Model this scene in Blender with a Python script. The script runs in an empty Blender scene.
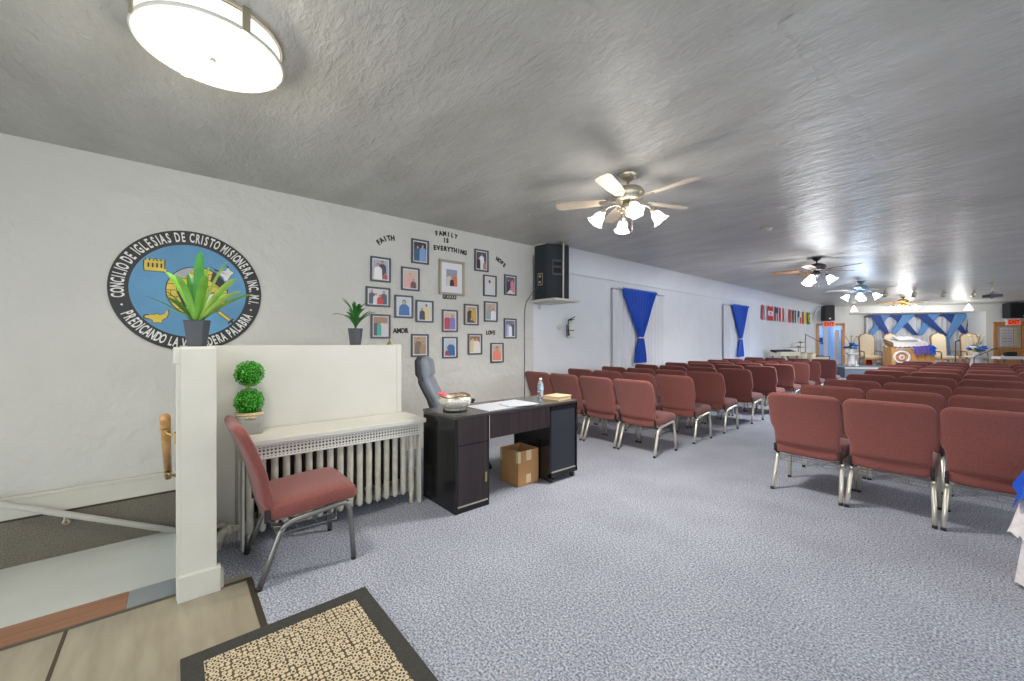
import bpy, bmesh, math, random
from mathutils import Vector, Matrix
random.seed(7)
SC = bpy.context.scene
COL = SC.collection
PI = math.pi
# ------------------------------------------------------------------ camera model
F_PX, U0, V0, H = 400.0, 512.0, 342.0, 1.35
TH = math.radians(49.8)
ST, CT = math.sin(TH), math.cos(TH)
CEIL = 2.88

def ray(u, v):
    s = (u - U0) / F_PX
    return (-ST + CT * s, CT + ST * s, (V0 - v) / F_PX)
def at_x(u, v, x):
    d = ray(u, v); t = x / d[0]
    return Vector((x, d[1] * t, H + d[2] * t))
def at_z(u, v, z):
    d = ray(u, v); t = (z - H) / d[2]
    return Vector((d[0] * t, d[1] * t, z))
def at_t(u, v, t):
    d = ray(u, v)
    return Vector((d[0] * t, d[1] * t, H + d[2] * t))

# ------------------------------------------------------------------ colours and materials
def lin(c):
    c = c / 255.0
    return c / 12.92 if c <= 0.04045 else ((c + 0.055) / 1.055) ** 2.4
def C(r, g, b):
    return (lin(r), lin(g), lin(b), 1.0)

def new_mat(name):
    m = bpy.data.materials.new(name); m.use_nodes = True
    nt = m.node_tree
    return m, nt, nt.nodes['Principled BSDF']

def mat(name, col, rough=0.6, metal=0.0, spec=0.5, emit=0.0, ecol=None, noise=None, bump=None,
        trans=0.0, alpha=1.0, sheen=0.0, coat=0.0):
    """noise=(scale, amount): multiplies colour; bump=(scale, strength, distance)"""
    m, nt, p = new_mat(name)
    p.inputs['Base Color'].default_value = col
    p.inputs['Roughness'].default_value = rough
    p.inputs['Metallic'].default_value = metal
    p.inputs['Specular IOR Level'].default_value = spec
    p.inputs['Transmission Weight'].default_value = trans
    p.inputs['Alpha'].default_value = alpha
    p.inputs['Sheen Weight'].default_value = sheen
    p.inputs['Coat Weight'].default_value = coat
    if emit:
        p.inputs['Emission Color'].default_value = ecol or col
        p.inputs['Emission Strength'].default_value = emit
    tc = None
    if noise or bump:
        tc = nt.nodes.new('ShaderNodeTexCoord')
    if noise:
        n = nt.nodes.new('ShaderNodeTexNoise'); n.inputs['Scale'].default_value = noise[0]
        n.inputs['Detail'].default_value = 4
        nt.links.new(tc.outputs['Object'], n.inputs['Vector'])
        r = nt.nodes.new('ShaderNodeValToRGB')
        a = noise[1]
        r.color_ramp.elements[0].position = 0.3; r.color_ramp.elements[1].position = 0.7
        r.color_ramp.elements[0].color = tuple(max(0, x * (1 - a)) for x in col[:3]) + (1,)
        r.color_ramp.elements[1].color = tuple(min(1, x * (1 + a)) for x in col[:3]) + (1,)
        nt.links.new(n.outputs['Fac'], r.inputs['Fac'])
        nt.links.new(r.outputs['Color'], p.inputs['Base Color'])
    if bump:
        n = nt.nodes.new('ShaderNodeTexNoise'); n.inputs['Scale'].default_value = bump[0]
        n.inputs['Detail'].default_value = 5
        nt.links.new(tc.outputs['Object'], n.inputs['Vector'])
        b = nt.nodes.new('ShaderNodeBump'); b.inputs['Strength'].default_value = bump[1]
        b.inputs['Distance'].default_value = bump[2] if len(bump) > 2 else 0.02
        nt.links.new(n.outputs['Fac'], b.inputs['Height'])
        nt.links.new(b.outputs['Normal'], p.inputs['Normal'])
    return m

def wood_mat(name, c1, c2, rough=0.45, scale=(2, 30, 30), rot=0):
    m, nt, p = new_mat(name)
    tc = nt.nodes.new('ShaderNodeTexCoord'); mp = nt.nodes.new('ShaderNodeMapping')
    mp.inputs['Scale'].default_value = scale
    n = nt.nodes.new('ShaderNodeTexNoise'); n.inputs['Scale'].default_value = 1.0; n.inputs['Detail'].default_value = 6
    r = nt.nodes.new('ShaderNodeValToRGB')
    r.color_ramp.elements[0].position = 0.35; r.color_ramp.elements[1].position = 0.65
    r.color_ramp.elements[0].color = c1; r.color_ramp.elements[1].color = c2
    nt.links.new(tc.outputs['Object'], mp.inputs['Vector']); nt.links.new(mp.outputs['Vector'], n.inputs['Vector'])
    nt.links.new(n.outputs['Fac'], r.inputs['Fac']); nt.links.new(r.outputs['Color'], p.inputs['Base Color'])
    p.inputs['Roughness'].default_value = rough
    return m

def carpet_mat(name, stops, scale=120, rough=0.95):
    m, nt, p = new_mat(name)
    tc = nt.nodes.new('ShaderNodeTexCoord')
    n = nt.nodes.new('ShaderNodeTexNoise'); n.inputs['Scale'].default_value = scale; n.inputs['Detail'].default_value = 3
    n.inputs['Roughness'].default_value = 0.75
    n2 = nt.nodes.new('ShaderNodeTexNoise'); n2.inputs['Scale'].default_value = 2.2; n2.inputs['Detail'].default_value = 5
    r = nt.nodes.new('ShaderNodeValToRGB')
    els = r.color_ramp.elements
    els[0].position, els[0].color = stops[0]
    els[1].position, els[1].color = stops[-1]
    for pos, c in stops[1:-1]:
        e = els.new(pos); e.color = c
    mx = nt.nodes.new('ShaderNodeMix'); mx.data_type = 'RGBA'; mx.blend_type = 'MULTIPLY'
    mx.inputs[0].default_value = 1.0
    r2 = nt.nodes.new('ShaderNodeValToRGB')
    r2.color_ramp.elements[0].position = 0.3; r2.color_ramp.elements[1].position = 0.75
    r2.color_ramp.elements[0].color = (0.82, 0.82, 0.84, 1); r2.color_ramp.elements[1].color = (1, 1, 1, 1)
    nt.links.new(tc.outputs['Object'], n.inputs['Vector']); nt.links.new(tc.outputs['Object'], n2.inputs['Vector'])
    nt.links.new(n.outputs['Fac'], r.inputs['Fac']); nt.links.new(n2.outputs['Fac'], r2.inputs['Fac'])
    nt.links.new(r.outputs['Color'], mx.inputs[6]); nt.links.new(r2.outputs['Color'], mx.inputs[7])
    nt.links.new(mx.outputs[2], p.inputs['Base Color'])
    b = nt.nodes.new('ShaderNodeBump'); b.inputs['Strength'].default_value = 0.5; b.inputs['Distance'].default_value = 0.004
    nt.links.new(n.outputs['Fac'], b.inputs['Height']); nt.links.new(b.outputs['Normal'], p.inputs['Normal'])
    p.inputs['Roughness'].default_value = rough
    p.inputs['Specular IOR Level'].default_value = 0.15
    return m

def ceiling_mat():
    m, nt, p = new_mat('gloss_ceiling_paint')
    tc = nt.nodes.new('ShaderNodeTexCoord'); mp = nt.nodes.new('ShaderNodeMapping')
    mp.inputs['Rotation'].default_value = (0, 0, math.radians(8)); mp.inputs['Scale'].default_value = (1.0, 2.2, 1)
    n1 = nt.nodes.new('ShaderNodeTexNoise'); n1.inputs['Scale'].default_value = 1.3; n1.inputs['Detail'].default_value = 3
    n2 = nt.nodes.new('ShaderNodeTexNoise'); n2.inputs['Scale'].default_value = 13; n2.inputs['Detail'].default_value = 5
    n2.inputs['Roughness'].default_value = 0.6; n2.inputs['Distortion'].default_value = 0.7
    n3 = nt.nodes.new('ShaderNodeTexNoise'); n3.inputs['Scale'].default_value = 5.0; n3.inputs['Detail'].default_value = 4
    for n in (n1, n2, n3):
        nt.links.new(tc.outputs['Object'], mp.inputs['Vector']); nt.links.new(mp.outputs['Vector'], n.inputs['Vector'])
    b1 = nt.nodes.new('ShaderNodeBump'); b1.inputs['Strength'].default_value = 0.25; b1.inputs['Distance'].default_value = 0.05
    b2 = nt.nodes.new('ShaderNodeBump'); b2.inputs['Strength'].default_value = 0.7; b2.inputs['Distance'].default_value = 0.016
    nt.links.new(n1.outputs['Fac'], b1.inputs['Height']); nt.links.new(n2.outputs['Fac'], b2.inputs['Height'])
    b3 = nt.nodes.new('ShaderNodeBump'); b3.inputs['Strength'].default_value = 0.42; b3.inputs['Distance'].default_value = 0.04
    nt.links.new(n3.outputs['Fac'], b3.inputs['Height']); nt.links.new(b1.outputs['Normal'], b3.inputs['Normal']); nt.links.new(b3.outputs['Normal'], b2.inputs['Normal']); nt.links.new(b2.outputs['Normal'], p.inputs['Normal'])
    r = nt.nodes.new('ShaderNodeValToRGB')
    r.color_ramp.elements[0].position = 0.3; r.color_ramp.elements[1].position = 0.7
    r.color_ramp.elements[0].color = C(170, 169, 163); r.color_ramp.elements[1].color = C(190, 189, 184)
    nt.links.new(n1.outputs['Fac'], r.inputs['Fac']); nt.links.new(r.outputs['Color'], p.inputs['Base Color'])
    p.inputs['Roughness'].default_value = 0.33
    p.inputs['Specular IOR Level'].default_value = 0.42
    return m

def dots_mat(name, base, dark, pitch):
    """painted sheet punched with a grid of round holes (object y,z)"""
    m, nt, p = new_mat(name)
    tc = nt.nodes.new('ShaderNodeTexCoord'); sp = nt.nodes.new('ShaderNodeSeparateXYZ')
    nt.links.new(tc.outputs['Object'], sp.inputs[0])
    outs = []
    for ax in ('Y', 'Z'):
        a = nt.nodes.new('ShaderNodeMath'); a.operation = 'DIVIDE'; a.inputs[1].default_value = pitch
        nt.links.new(sp.outputs[ax], a.inputs[0])
        f = nt.nodes.new('ShaderNodeMath'); f.operation = 'FRACT'; nt.links.new(a.outputs[0], f.inputs[0])
        s = nt.nodes.new('ShaderNodeMath'); s.operation = 'SUBTRACT'; s.inputs[1].default_value = 0.5
        nt.links.new(f.outputs[0], s.inputs[0])
        q = nt.nodes.new('ShaderNodeMath'); q.operation = 'MULTIPLY'
        nt.links.new(s.outputs[0], q.inputs[0]); nt.links.new(s.outputs[0], q.inputs[1])
        outs.append(q)
    ad = nt.nodes.new('ShaderNodeMath'); ad.operation = 'ADD'
    nt.links.new(outs[0].outputs[0], ad.inputs[0]); nt.links.new(outs[1].outputs[0], ad.inputs[1])
    lt = nt.nodes.new('ShaderNodeMath'); lt.operation = 'LESS_THAN'; lt.inputs[1].default_value = 0.085
    nt.links.new(ad.outputs[0], lt.inputs[0])
    mx = nt.nodes.new('ShaderNodeMix'); mx.data_type = 'RGBA'
    mx.inputs[6].default_value = base; mx.inputs[7].default_value = dark
    nt.links.new(lt.outputs[0], mx.inputs[0]); nt.links.new(mx.outputs[2], p.inputs['Base Color'])
    p.inputs['Roughness'].default_value = 0.5
    return m

def rug_mat():
    m, nt, p = new_mat('woven_rug_field')
    tc = nt.nodes.new('ShaderNodeTexCoord'); mp = nt.nodes.new('ShaderNodeMapping')
    mp.inputs['Scale'].default_value = (1, 1.25, 1)
    v = nt.nodes.new('ShaderNodeTexVoronoi'); v.inputs['Scale'].default_value = 40; v.inputs['Randomness'].default_value = 0.30
    v.feature = 'F1'
    n = nt.nodes.new('ShaderNodeTexNoise'); n.inputs['Scale'].default_value = 160
    r = nt.nodes.new('ShaderNodeValToRGB')
    e = r.color_ramp.elements
    e[0].position = 0.33; e[0].color = C(66, 55, 40); e[1].position = 0.42; e[1].color = C(208, 193, 163)
    q = e.new(0.58); q.color = C(206, 190, 158)
    q = e.new(0.66); q.color = C(84, 72, 54)
    nt.links.new(tc.outputs['Object'], mp.inputs[0]); nt.links.new(mp.outputs[0], v.inputs['Vector'])
    ad = nt.nodes.new('ShaderNodeMath'); ad.operation = 'MULTIPLY_ADD'; ad.inputs[1].default_value = 0.2
    nt.links.new(tc.outputs['Object'], n.inputs['Vector'])
    nt.links.new(n.outputs['Fac'], ad.inputs[0]); nt.links.new(v.outputs['Distance'], ad.inputs[2])
    nt.links.new(ad.outputs[0], r.inputs['Fac']); nt.links.new(r.outputs['Color'], p.inputs['Base Color'])
    b = nt.nodes.new('ShaderNodeBump'); b.inputs['Distance'].default_value = 0.006; b.inputs['Strength'].default_value = 0.8
    nt.links.new(v.outputs['Distance'], b.inputs['Height']); nt.links.new(b.outputs['Normal'], p.inputs['Normal'])
    p.inputs['Roughness'].default_value = 0.9
    return m

M = {}
M['wall'] = mat('cream_plaster', C(205, 204, 198), 0.5, bump=(5.5, 0.8, 0.04), noise=(1.5, 0.03))
M['wall_far'] = mat('cool_white_plaster', C(228, 231, 236), 0.55, bump=(3, 0.4, 0.03), noise=(1.2, 0.04))
M['wall_back'] = mat('back_wall_paint', C(228, 228, 224), 0.6)
M['ceiling'] = ceiling_mat()
M['carpet'] = carpet_mat('blue_grey_carpet', [(0.36, C(96, 101, 114)), (0.5, C(164, 168, 181)), (0.64, C(218, 221, 229))], 95)
M['stair_carpet'] = carpet_mat('dark_taupe_carpet', [(0.3, C(92, 88, 78)), (0.7, C(150, 144, 130))], 130)
M['vinyl'] = wood_mat('worn_beige_floor', C(146, 137, 117), C(164, 155, 134), 0.35, (2.5, 14, 1))
M['white_paint'] = mat('white_gloss_paint', C(208, 207, 199), 0.4, noise=(3, 0.03))
M['ledge'] = mat('white_painted_ledge', C(226, 229, 223), 0.45, noise=(3, 0.04))
M['cream_trim'] = mat('cream_trim_paint', C(206, 204, 192), 0.4, noise=(6, 0.03))
M['brown_board'] = wood_mat('brown_nosing', C(134, 92, 66), C(152, 108, 80), 0.5, (30, 3, 1))
M['grey_paint'] = mat('grey_floor_paint', C(136, 142, 146), 0.5)
M['dark_metal'] = mat('dark_trim_metal', C(92, 86, 74), 0.4, 0.6)
M['seam'] = mat('seam_shadow_filler', C(70, 60, 46), 0.8)  # even dark colour for the floor seam and the line below the skirting
M['burgundy'] = mat('burgundy_fabric', C(128, 74, 68), 0.85, noise=(160, 0.22), bump=(220, 0.35, 0.002), sheen=0.25, spec=0.2)
M['chrome'] = mat('champagne_steel', C(226, 221, 206), 0.32, 0.75)
M['grey_steel'] = mat('grey_steel', C(132, 132, 128), 0.35, 0.85)
M['black_plastic'] = mat('black_plastic', C(30, 30, 32), 0.5)
M['black'] = mat('matte_black', C(22, 22, 24), 0.55)
M['wire'] = mat('rack_wire', C(168, 166, 160), 0.35, 0.8)
M['espresso'] = wood_mat('espresso_laminate', C(34, 26, 28), C(52, 40, 42), 0.35, (40, 40, 2.0))
M['desk_black'] = mat('black_laminate', C(22, 22, 24), 0.22, spec=0.5)
M['desk_navy'] = mat('charcoal_navy_panel', C(38, 43, 52), 0.45)
M['desk_top'] = mat('dark_desk_top', C(60, 58, 56), 0.16)
M['strip'] = mat('edge_strip', C(168, 162, 152), 0.4)
M['cardboard'] = mat('cardboard', C(178, 134, 86), 0.8, noise=(9, 0.06))
M['tape'] = mat('parcel_tape', C(214, 190, 150), 0.35)
M['paper'] = mat('white_paper', C(196, 200, 208), 0.6)
M['paper_blue'] = mat('blue_paper', C(120, 140, 190), 0.6)
M['manila'] = mat('manila_paper', C(214, 190, 150), 0.7, noise=(40, 0.06))
M['leather'] = mat('grey_leather', C(118, 126, 136), 0.42, noise=(30, 0.05))
M['leather_dark'] = mat('charcoal_leather', C(46, 49, 54), 0.5)
M['radiator'] = mat('radiator_paint', C(196, 192, 178), 0.4, noise=(14, 0.14))
M['iron'] = mat('sooty_cast_iron', C(58, 55, 48), 0.7, noise=(20, 0.25))  # rear radiator columns: shade between the tubes put into the colour
M['rad_grille'] = dots_mat('punched_sheet', C(210, 208, 198), C(40, 38, 34), 0.023)
M['brass'] = mat('brass', C(196, 168, 104), 0.3, 0.9)
M['nickel'] = mat('brushed_nickel', C(196, 186, 166), 0.3, 0.9)
M['oak'] = wood_mat('oak', C(176, 128, 72), C(206, 160, 102), 0.4, (3, 26, 26))
M['oak_light'] = wood_mat('light_oak_blade', C(186, 172, 154), C(198, 184, 166), 0.4, (14, 14, 2))
M['walnut'] = wood_mat('walnut_blade', C(128, 92, 62), C(156, 116, 82), 0.4, (14, 14, 2))
M['bronze'] = mat('dark_bronze', C(74, 72, 74), 0.35, 0.7)
M['blue_steel'] = mat('blue_grey_steel', C(128, 152, 170), 0.35, 0.7)
M['gold'] = mat('polished_gold', C(222, 182, 96), 0.25, 0.9)
M['lit_glass'] = mat('lit_shade_glass', C(255, 252, 246), 0.4, emit=1.0, ecol=(1, 0.95, 0.88, 1))
M['lit_glass_warm'] = mat('lit_shade_glass_far', C(255, 252, 246), 0.4, emit=2.2, ecol=(1, 0.96, 0.92, 1))
M['lit_glass_cool'] = mat('lit_shade_glass_cool', C(244, 248, 255), 0.4, emit=2.2, ecol=(0.80, 0.90, 1.0, 1))
M['lit_drum'] = mat('lit_opal_glass', C(252, 250, 244), 0.25, emit=0.62, ecol=(1, 0.975, 0.93, 1))
M['leaf'] = mat('green_leaf', C(112, 168, 60), 0.4, noise=(14, 0.25))
M['leaf_dark'] = mat('deep_green_leaf', C(48, 116, 44), 0.4, noise=(20, 0.2))
M['leaf_pale'] = mat('pale_green_leaf', C(170, 208, 98), 0.4, noise=(12, 0.15))
M['boxwood'] = mat('boxwood_leaf', C(66, 172, 28), 0.5, noise=(60, 0.3))
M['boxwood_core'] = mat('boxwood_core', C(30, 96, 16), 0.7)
M['pot'] = mat('charcoal_pot', C(74, 77, 82), 0.45)
M['stone'] = mat('grey_stone_pot', C(158, 158, 150), 0.6, noise=(8, 0.15))
M['twine'] = mat('jute_twine', C(204, 184, 150), 0.9, noise=(60, 0.2))
M['soil'] = mat('potting_soil', C(50, 40, 30), 0.9)
M['emb_blue'] = mat('emblem_blue', C(92, 150, 190), 0.5, noise=(3, 0.12))
M['emb_black'] = mat('emblem_black', C(44, 44, 44), 0.5)
M['emb_white'] = mat('emblem_white', C(226, 226, 222), 0.5)
M['emb_yellow'] = mat('emblem_yellow', C(222, 196, 74), 0.5, noise=(10, 0.08))
M['emb_grey'] = mat('emblem_grey', C(170, 174, 176), 0.5, noise=(12, 0.15))
M['letter'] = mat('black_letters', C(34, 34, 36), 0.6)
M['frame_dark'] = mat('pewter_frame', C(82, 86, 92), 0.4, 0.3)
M['frame_gold'] = mat('antique_silver_frame', C(170, 164, 142), 0.4, 0.4)
M['mat_board'] = mat('mat_board', C(226, 226, 230), 0.7)
M['blue_satin'] = mat('royal_blue_satin', C(6, 84, 204), 0.5)
M['sheer'] = mat('sheer_white', C(226, 228, 234), 0.8)
M['speaker'] = mat('speaker_carpet', C(40, 44, 50), 0.75, noise=(90, 0.2))
M['shelf'] = mat('shelf_white', C(208, 206, 198), 0.5)
M['door_wood'] = wood_mat('honey_door_wood', C(190, 128, 70), C(214, 154, 92), 0.4, (24, 24, 2))
M['door_blue'] = mat('pale_blue_room', C(156, 184, 216), 0.6)
M['door_white'] = mat('white_post_paint', C(226, 228, 230), 0.5)
M['exit_face'] = mat('exit_sign_face', C(236, 92, 56), 0.5, emit=0.5, ecol=C(240, 90, 50))
M['exit_dark'] = mat('exit_sign_letters', C(150, 20, 16), 0.5)
M['stage'] = mat('stage_grey_carpet', C(118, 132, 148), 0.9)
M['cream_uph'] = mat('cream_upholstery', C(222, 208, 180), 0.75)
M['lt_blue'] = mat('light_blue_voile', C(108, 158, 214), 0.6)
M['dk_blue'] = mat('dark_blue_voile', C(52, 84, 156), 0.6)
M['purple'] = mat('purple_cloth', C(92, 78, 160), 0.7)
M['lace'] = mat('white_lace', C(226, 220, 222), 0.85, noise=(40, 0.12), bump=(60, 0.6, 0.004))
M['red'] = mat('red_cloth', C(196, 30, 36), 0.6)
M['cream_drum'] = mat('cream_drum_shell', C(224, 212, 180), 0.5)
M['cymbal'] = mat('bronze_cymbal', C(186, 160, 108), 0.35, 0.8)
M['green'] = mat('flag_green', C(40, 140, 70), 0.7)
M['yellow'] = mat('flag_yellow', C(240, 204, 40), 0.7)
M['navy'] = mat('flag_navy', C(50, 62, 120), 0.7)
M['flag_red'] = mat('flag_red', C(206, 50, 58), 0.7)
M['flag_white'] = mat('flag_white', C(228, 226, 230), 0.7)
M['flag_grey'] = mat('flag_grey', C(150, 150, 170), 0.7)
M['rug_border'] = mat('charcoal_rug_border', C(58, 58, 54), 0.9, noise=(120, 0.25), bump=(200, 0.4, 0.002))
M['rug'] = rug_mat()
M['bottle'] = mat('clear_plastic', (0.95, 0.97, 1.0, 1), 0.08, trans=0.85)
M['bottle_label'] = mat('blue_bottle_label', C(150, 196, 226), 0.5)
M['silver'] = mat('silver_mosaic', C(222, 220, 208), 0.35, 0.45, noise=(60, 0.3))
M['copper'] = mat('copper_rim', C(176, 140, 104), 0.3, 0.9)
M['pink'] = mat('pink_ribbon', C(240, 110, 130), 0.5)
M['window_glass'] = mat('window_glass', (0.9, 0.95, 1.0, 1), 0.05, trans=1.0)
M['smoke_white'] = mat('detector_white', C(190, 190, 186), 0.5)
M['socket'] = mat('dark_recess', C(14, 15, 17), 0.6)
_flat = {}
def flat(r, g, b, rough=0.35):
    k = (r, g, b)
    if k not in _flat:
        _flat[k] = mat('print_%d_%d_%d' % k, C(r, g, b), rough)
    return _flat[k]

# ------------------------------------------------------------------ mesh builder
class MB:
    def __init__(self):
        self.v, self.f, self.mi, self.sm, self.mats = [], [], [], [], []
    def _m(self, m):
        if m not in self.mats: self.mats.append(m)
        return self.mats.index(m)
    def add(self, verts, faces, m, smooth=False, mx=None):
        b = len(self.v); k = self._m(m)
        for p in verts:
            p = Vector(p)
            self.v.append(mx @ p if mx else p)
        for f in faces:
            self.f.append([b + i for i in f]); self.mi.append(k); self.sm.append(smooth)
        return self
    def box(self, c, s, m, bevel=0.0, rot=None, mx=None, seg=2):
        bm = bmesh.new(); bmesh.ops.create_cube(bm, size=1.0)
        for v in bm.verts: v.co = Vector((v.co.x * s[0], v.co.y * s[1], v.co.z * s[2]))
        if bevel:
            bmesh.ops.bevel(bm, geom=bm.edges[:], offset=min(bevel, min(s) * 0.49), segments=seg, affect='EDGES', profile=0.6)
        T = Matrix.Translation(Vector(c))
        if rot: T = T @ rot.to_4x4()
        if mx: T = mx @ T
        bm.verts.index_update()
        self.add([T @ v.co for v in bm.verts], [[v.index for v in f.verts] for f in bm.faces], m, False)
        bm.free(); return self
    def span(self, a, b, m, bevel=0.0):
        c = [(a[i] + b[i]) / 2 for i in range(3)]; s = [abs(b[i] - a[i]) for i in range(3)]
        return self.box(c, s, m, bevel)
    def tube(self, pts, r, m, n=8, caps=True, mx=None, closed=False):
        pts = [Vector(p) for p in pts]; L = len(pts)
        rs = r if isinstance(r, (list, tuple)) else [r] * L
        rings = []; prev = None
        for i, p in enumerate(pts):
            if closed: d = (pts[(i + 1) % L] - pts[i - 1])
            else: d = (pts[min(i + 1, L - 1)] - pts[max(i - 1, 0)])
            d.normalize()
            if prev is None:
                a = Vector((0, 0, 1)) if abs(d.z) < 0.9 else Vector((1, 0, 0))
                x = d.cross(a).normalized()
            else:
                x = (prev - d * prev.dot(d)).normalized()
            y = d.cross(x); prev = x
            rings.append([p + (x * math.cos(2 * PI * k / n) + y * math.sin(2 * PI * k / n)) * rs[i] for k in range(n)])
        return self.loft(rings, m, caps and not closed, mx=mx, closed=closed)
    def loft(self, rings, m, caps=True, smooth=True, mx=None, closed=False):
        n = len(rings[0]); L = len(rings); vs = [p for r in rings for p in r]; fs = []
        for i in range(L if closed else L - 1):
            j = (i + 1) % L
            for k in range(n):
                fs.append([i * n + k, i * n + (k + 1) % n, j * n + (k + 1) % n, j * n + k])
        if caps:
            fs.append(list(range(n))[::-1]); fs.append([(L - 1) * n + k for k in range(n)])
        return self.add(vs, fs, m, smooth, mx)
    def lathe(self, prof, m, c=(0, 0, 0), n=24, mx=None, caps=True, ruffle=None):
        rings = []
        for i, (r, z) in enumerate(prof):
            ring = []
            for k in range(n):
                a = 2 * PI * k / n; rr, zz = r, z
                if ruffle:
                    w = ruffle[2][i]
                    rr = r * (1 + ruffle[0] * w * math.cos(ruffle[1] * a)); zz = z + 0.25 * r * ruffle[0] * w * math.cos(ruffle[1] * a) * 2
                ring.append(Vector((c[0] + rr * math.cos(a), c[1] + rr * math.sin(a), c[2] + zz)))
            rings.append(ring)
        return self.loft(rings, m, caps, True, mx)
    def prism(self, poly, d, m, mx=None):
        """poly: 2D points in local xy, extruded along local z by d"""
        n = len(poly)
        vs = [(x, y, 0) for x, y in poly] + [(x, y, d) for x, y in poly]
        fs = [list(range(n))[::-1], [n + k for k in range(n)]]
        for k in range(n): fs.append([k, (k + 1) % n, n + (k + 1) % n, n + k])
        return self.add(vs, fs, m, False, mx)
    def sheet(self, grid, m, thick=0.0, mx=None, smooth=True):
        """grid of points rows x cols -> surface, optional back surface"""
        R, Cn = len(grid), len(grid[0]); vs = [Vector(p) for row in grid for p in row]; fs = []
        for i in range(R - 1):
            for j in range(Cn - 1):
                fs.append([i * Cn + j, i * Cn + j + 1, (i + 1) * Cn + j + 1, (i + 1) * Cn + j])
        self.add(vs, fs, m, smooth, mx)
        return self
    def sphere(self, c, r, m, n=12, sc=(1, 1, 1), mx=None):
        prof = [(max(1e-4, r * math.sin(PI * i / n)), -r * math.cos(PI * i / n)) for i in range(n + 1)]
        T = Matrix.Translation(Vector(c)) @ Matrix.Diagonal(Vector(sc + (1,)))
        if mx: T = mx @ T
        return self.lathe(prof, m, (0, 0, 0), 2 * n, mx=T)
    def build(self, name, parent=None, loc=None, fix=True):
        me = bpy.data.meshes.new(name)
        me.from_pydata([tuple(p) for p in self.v], [], self.f)
        for m in self.mats: me.materials.append(m)
        me.polygons.foreach_set('material_index', self.mi)
        me.polygons.foreach_set('use_smooth', self.sm)
        if fix:
            bm = bmesh.new(); bm.from_mesh(me); bmesh.ops.recalc_face_normals(bm, faces=bm.faces); bm.to_mesh(me); bm.free()
        me.update()
        o = bpy.data.objects.new(name, me); COL.objects.link(o)
        if parent: o.parent = parent
        if loc: o.location = loc
        return o

def tag(o, label, cat, group=None, kind=None):
    o['label'] = label; o['category'] = cat
    if group: o['group'] = group
    if kind: o['kind'] = kind
    return o
def thing(name, label, cat, loc=(0, 0, 0), rz=0.0, group=None):
    o = bpy.data.objects.new(name, None); COL.objects.link(o)
    o.empty_display_size = 0.1
    o.location = loc; o.rotation_euler = (0, 0, rz)
    return tag(o, label, cat, group)
def struct(o, label=None):
    o['kind'] = 'structure'
    if label: o['label'] = label
    return o
def dup(root, loc, rz, label, group=None):
    r = root.copy(); COL.objects.link(r); r.location = loc; r.rotation_euler = (0, 0, rz); r['label'] = label
    if group: r['group'] = group
    for ch in list(root.children):
        c = ch.copy(); COL.objects.link(c); c.parent = r
        for g in list(ch.children):
            d = g.copy(); COL.objects.link(d); d.parent = c
    return r
def frame_mx(o, x, y, z):
    m = Matrix.Identity(4)
    for i, a in enumerate((x, y, z)):
        a = Vector(a)
        m[0][i], m[1][i], m[2][i] = a.x, a.y, a.z
    m[0][3], m[1][3], m[2][3] = o[0], o[1], o[2]
    return m
def wall_mx(y, z, x):      # local x -> +y, local y -> +z, normal -> +x
    return frame_mx((x, y, z), (0, 1, 0), (0, 0, 1), (1, 0, 0))

def glyph(mb, ch, size, m, mx, xs=1.0, bold=0.0, depth=0.002, align='CENTER', ext=0.0):
    cu = bpy.data.curves.new('glyph', 'FONT'); cu.body = ch; cu.size = size
    cu.align_x = align; cu.align_y = 'CENTER'; cu.offset = bold; cu.resolution_u = 3; cu.extrude = ext
    ob = bpy.data.objects.new('glyph', cu)
    me = bpy.data.meshes.new_from_object(ob)
    T = mx @ Matrix.Diagonal(Vector((xs, 1, 1, 1))) @ Matrix.Translation((0, 0, depth))
    mb.add([v.co.copy() for v in me.vertices], [list(p.vertices) for p in me.polygons], m, False, T)
    bpy.data.objects.remove(ob); bpy.data.curves.remove(cu); bpy.data.meshes.remove(me)

# ------------------------------------------------------------------ the room
XN, XF = -4.65, -4.72           # near and far stretch of the left wall
YS = 4.37                        # where they meet
XR, YB = 3.6, -2.6
# back wall frame (slightly skewed to the room)
B0 = Vector((XF, 21.0)); B1 = Vector((0.70, 25.0))
BE = (B1 - B0).normalized(); BN = Vector((BE.y, -BE.x))        # along the wall, into the room
def bw(u, v, d=0.0):
    """point on the vertical plane d in front of the back wall, seen at (u,v)"""
    r = ray(u, v); o = B0 + BN * d
    den = r[0] * BN.x + r[1] * BN.y
    t = (o.x * BN.x + o.y * BN.y) / den
    return Vector((r[0] * t, r[1] * t, H + r[2] * t))
def bs(u, d=0.0):
    p = bw(u, 342, d); return (Vector((p.x, p.y)) - (B0 + BN * d)).dot(BE)
def back_mx(u, z, d=0.0):   # local x along wall to the right, y up, z into the room
    p = bw(u, 342, d)
    return frame_mx((p.x, p.y, z), (BE.x, BE.y, 0), (0, 0, 1), (BN.x, BN.y, 0))
def bpt(s, d, z):
    p = B0 + BE * s + BN * d
    return Vector((p.x, p.y, z))
BANG = math.atan2(BE.y, BE.x)

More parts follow.
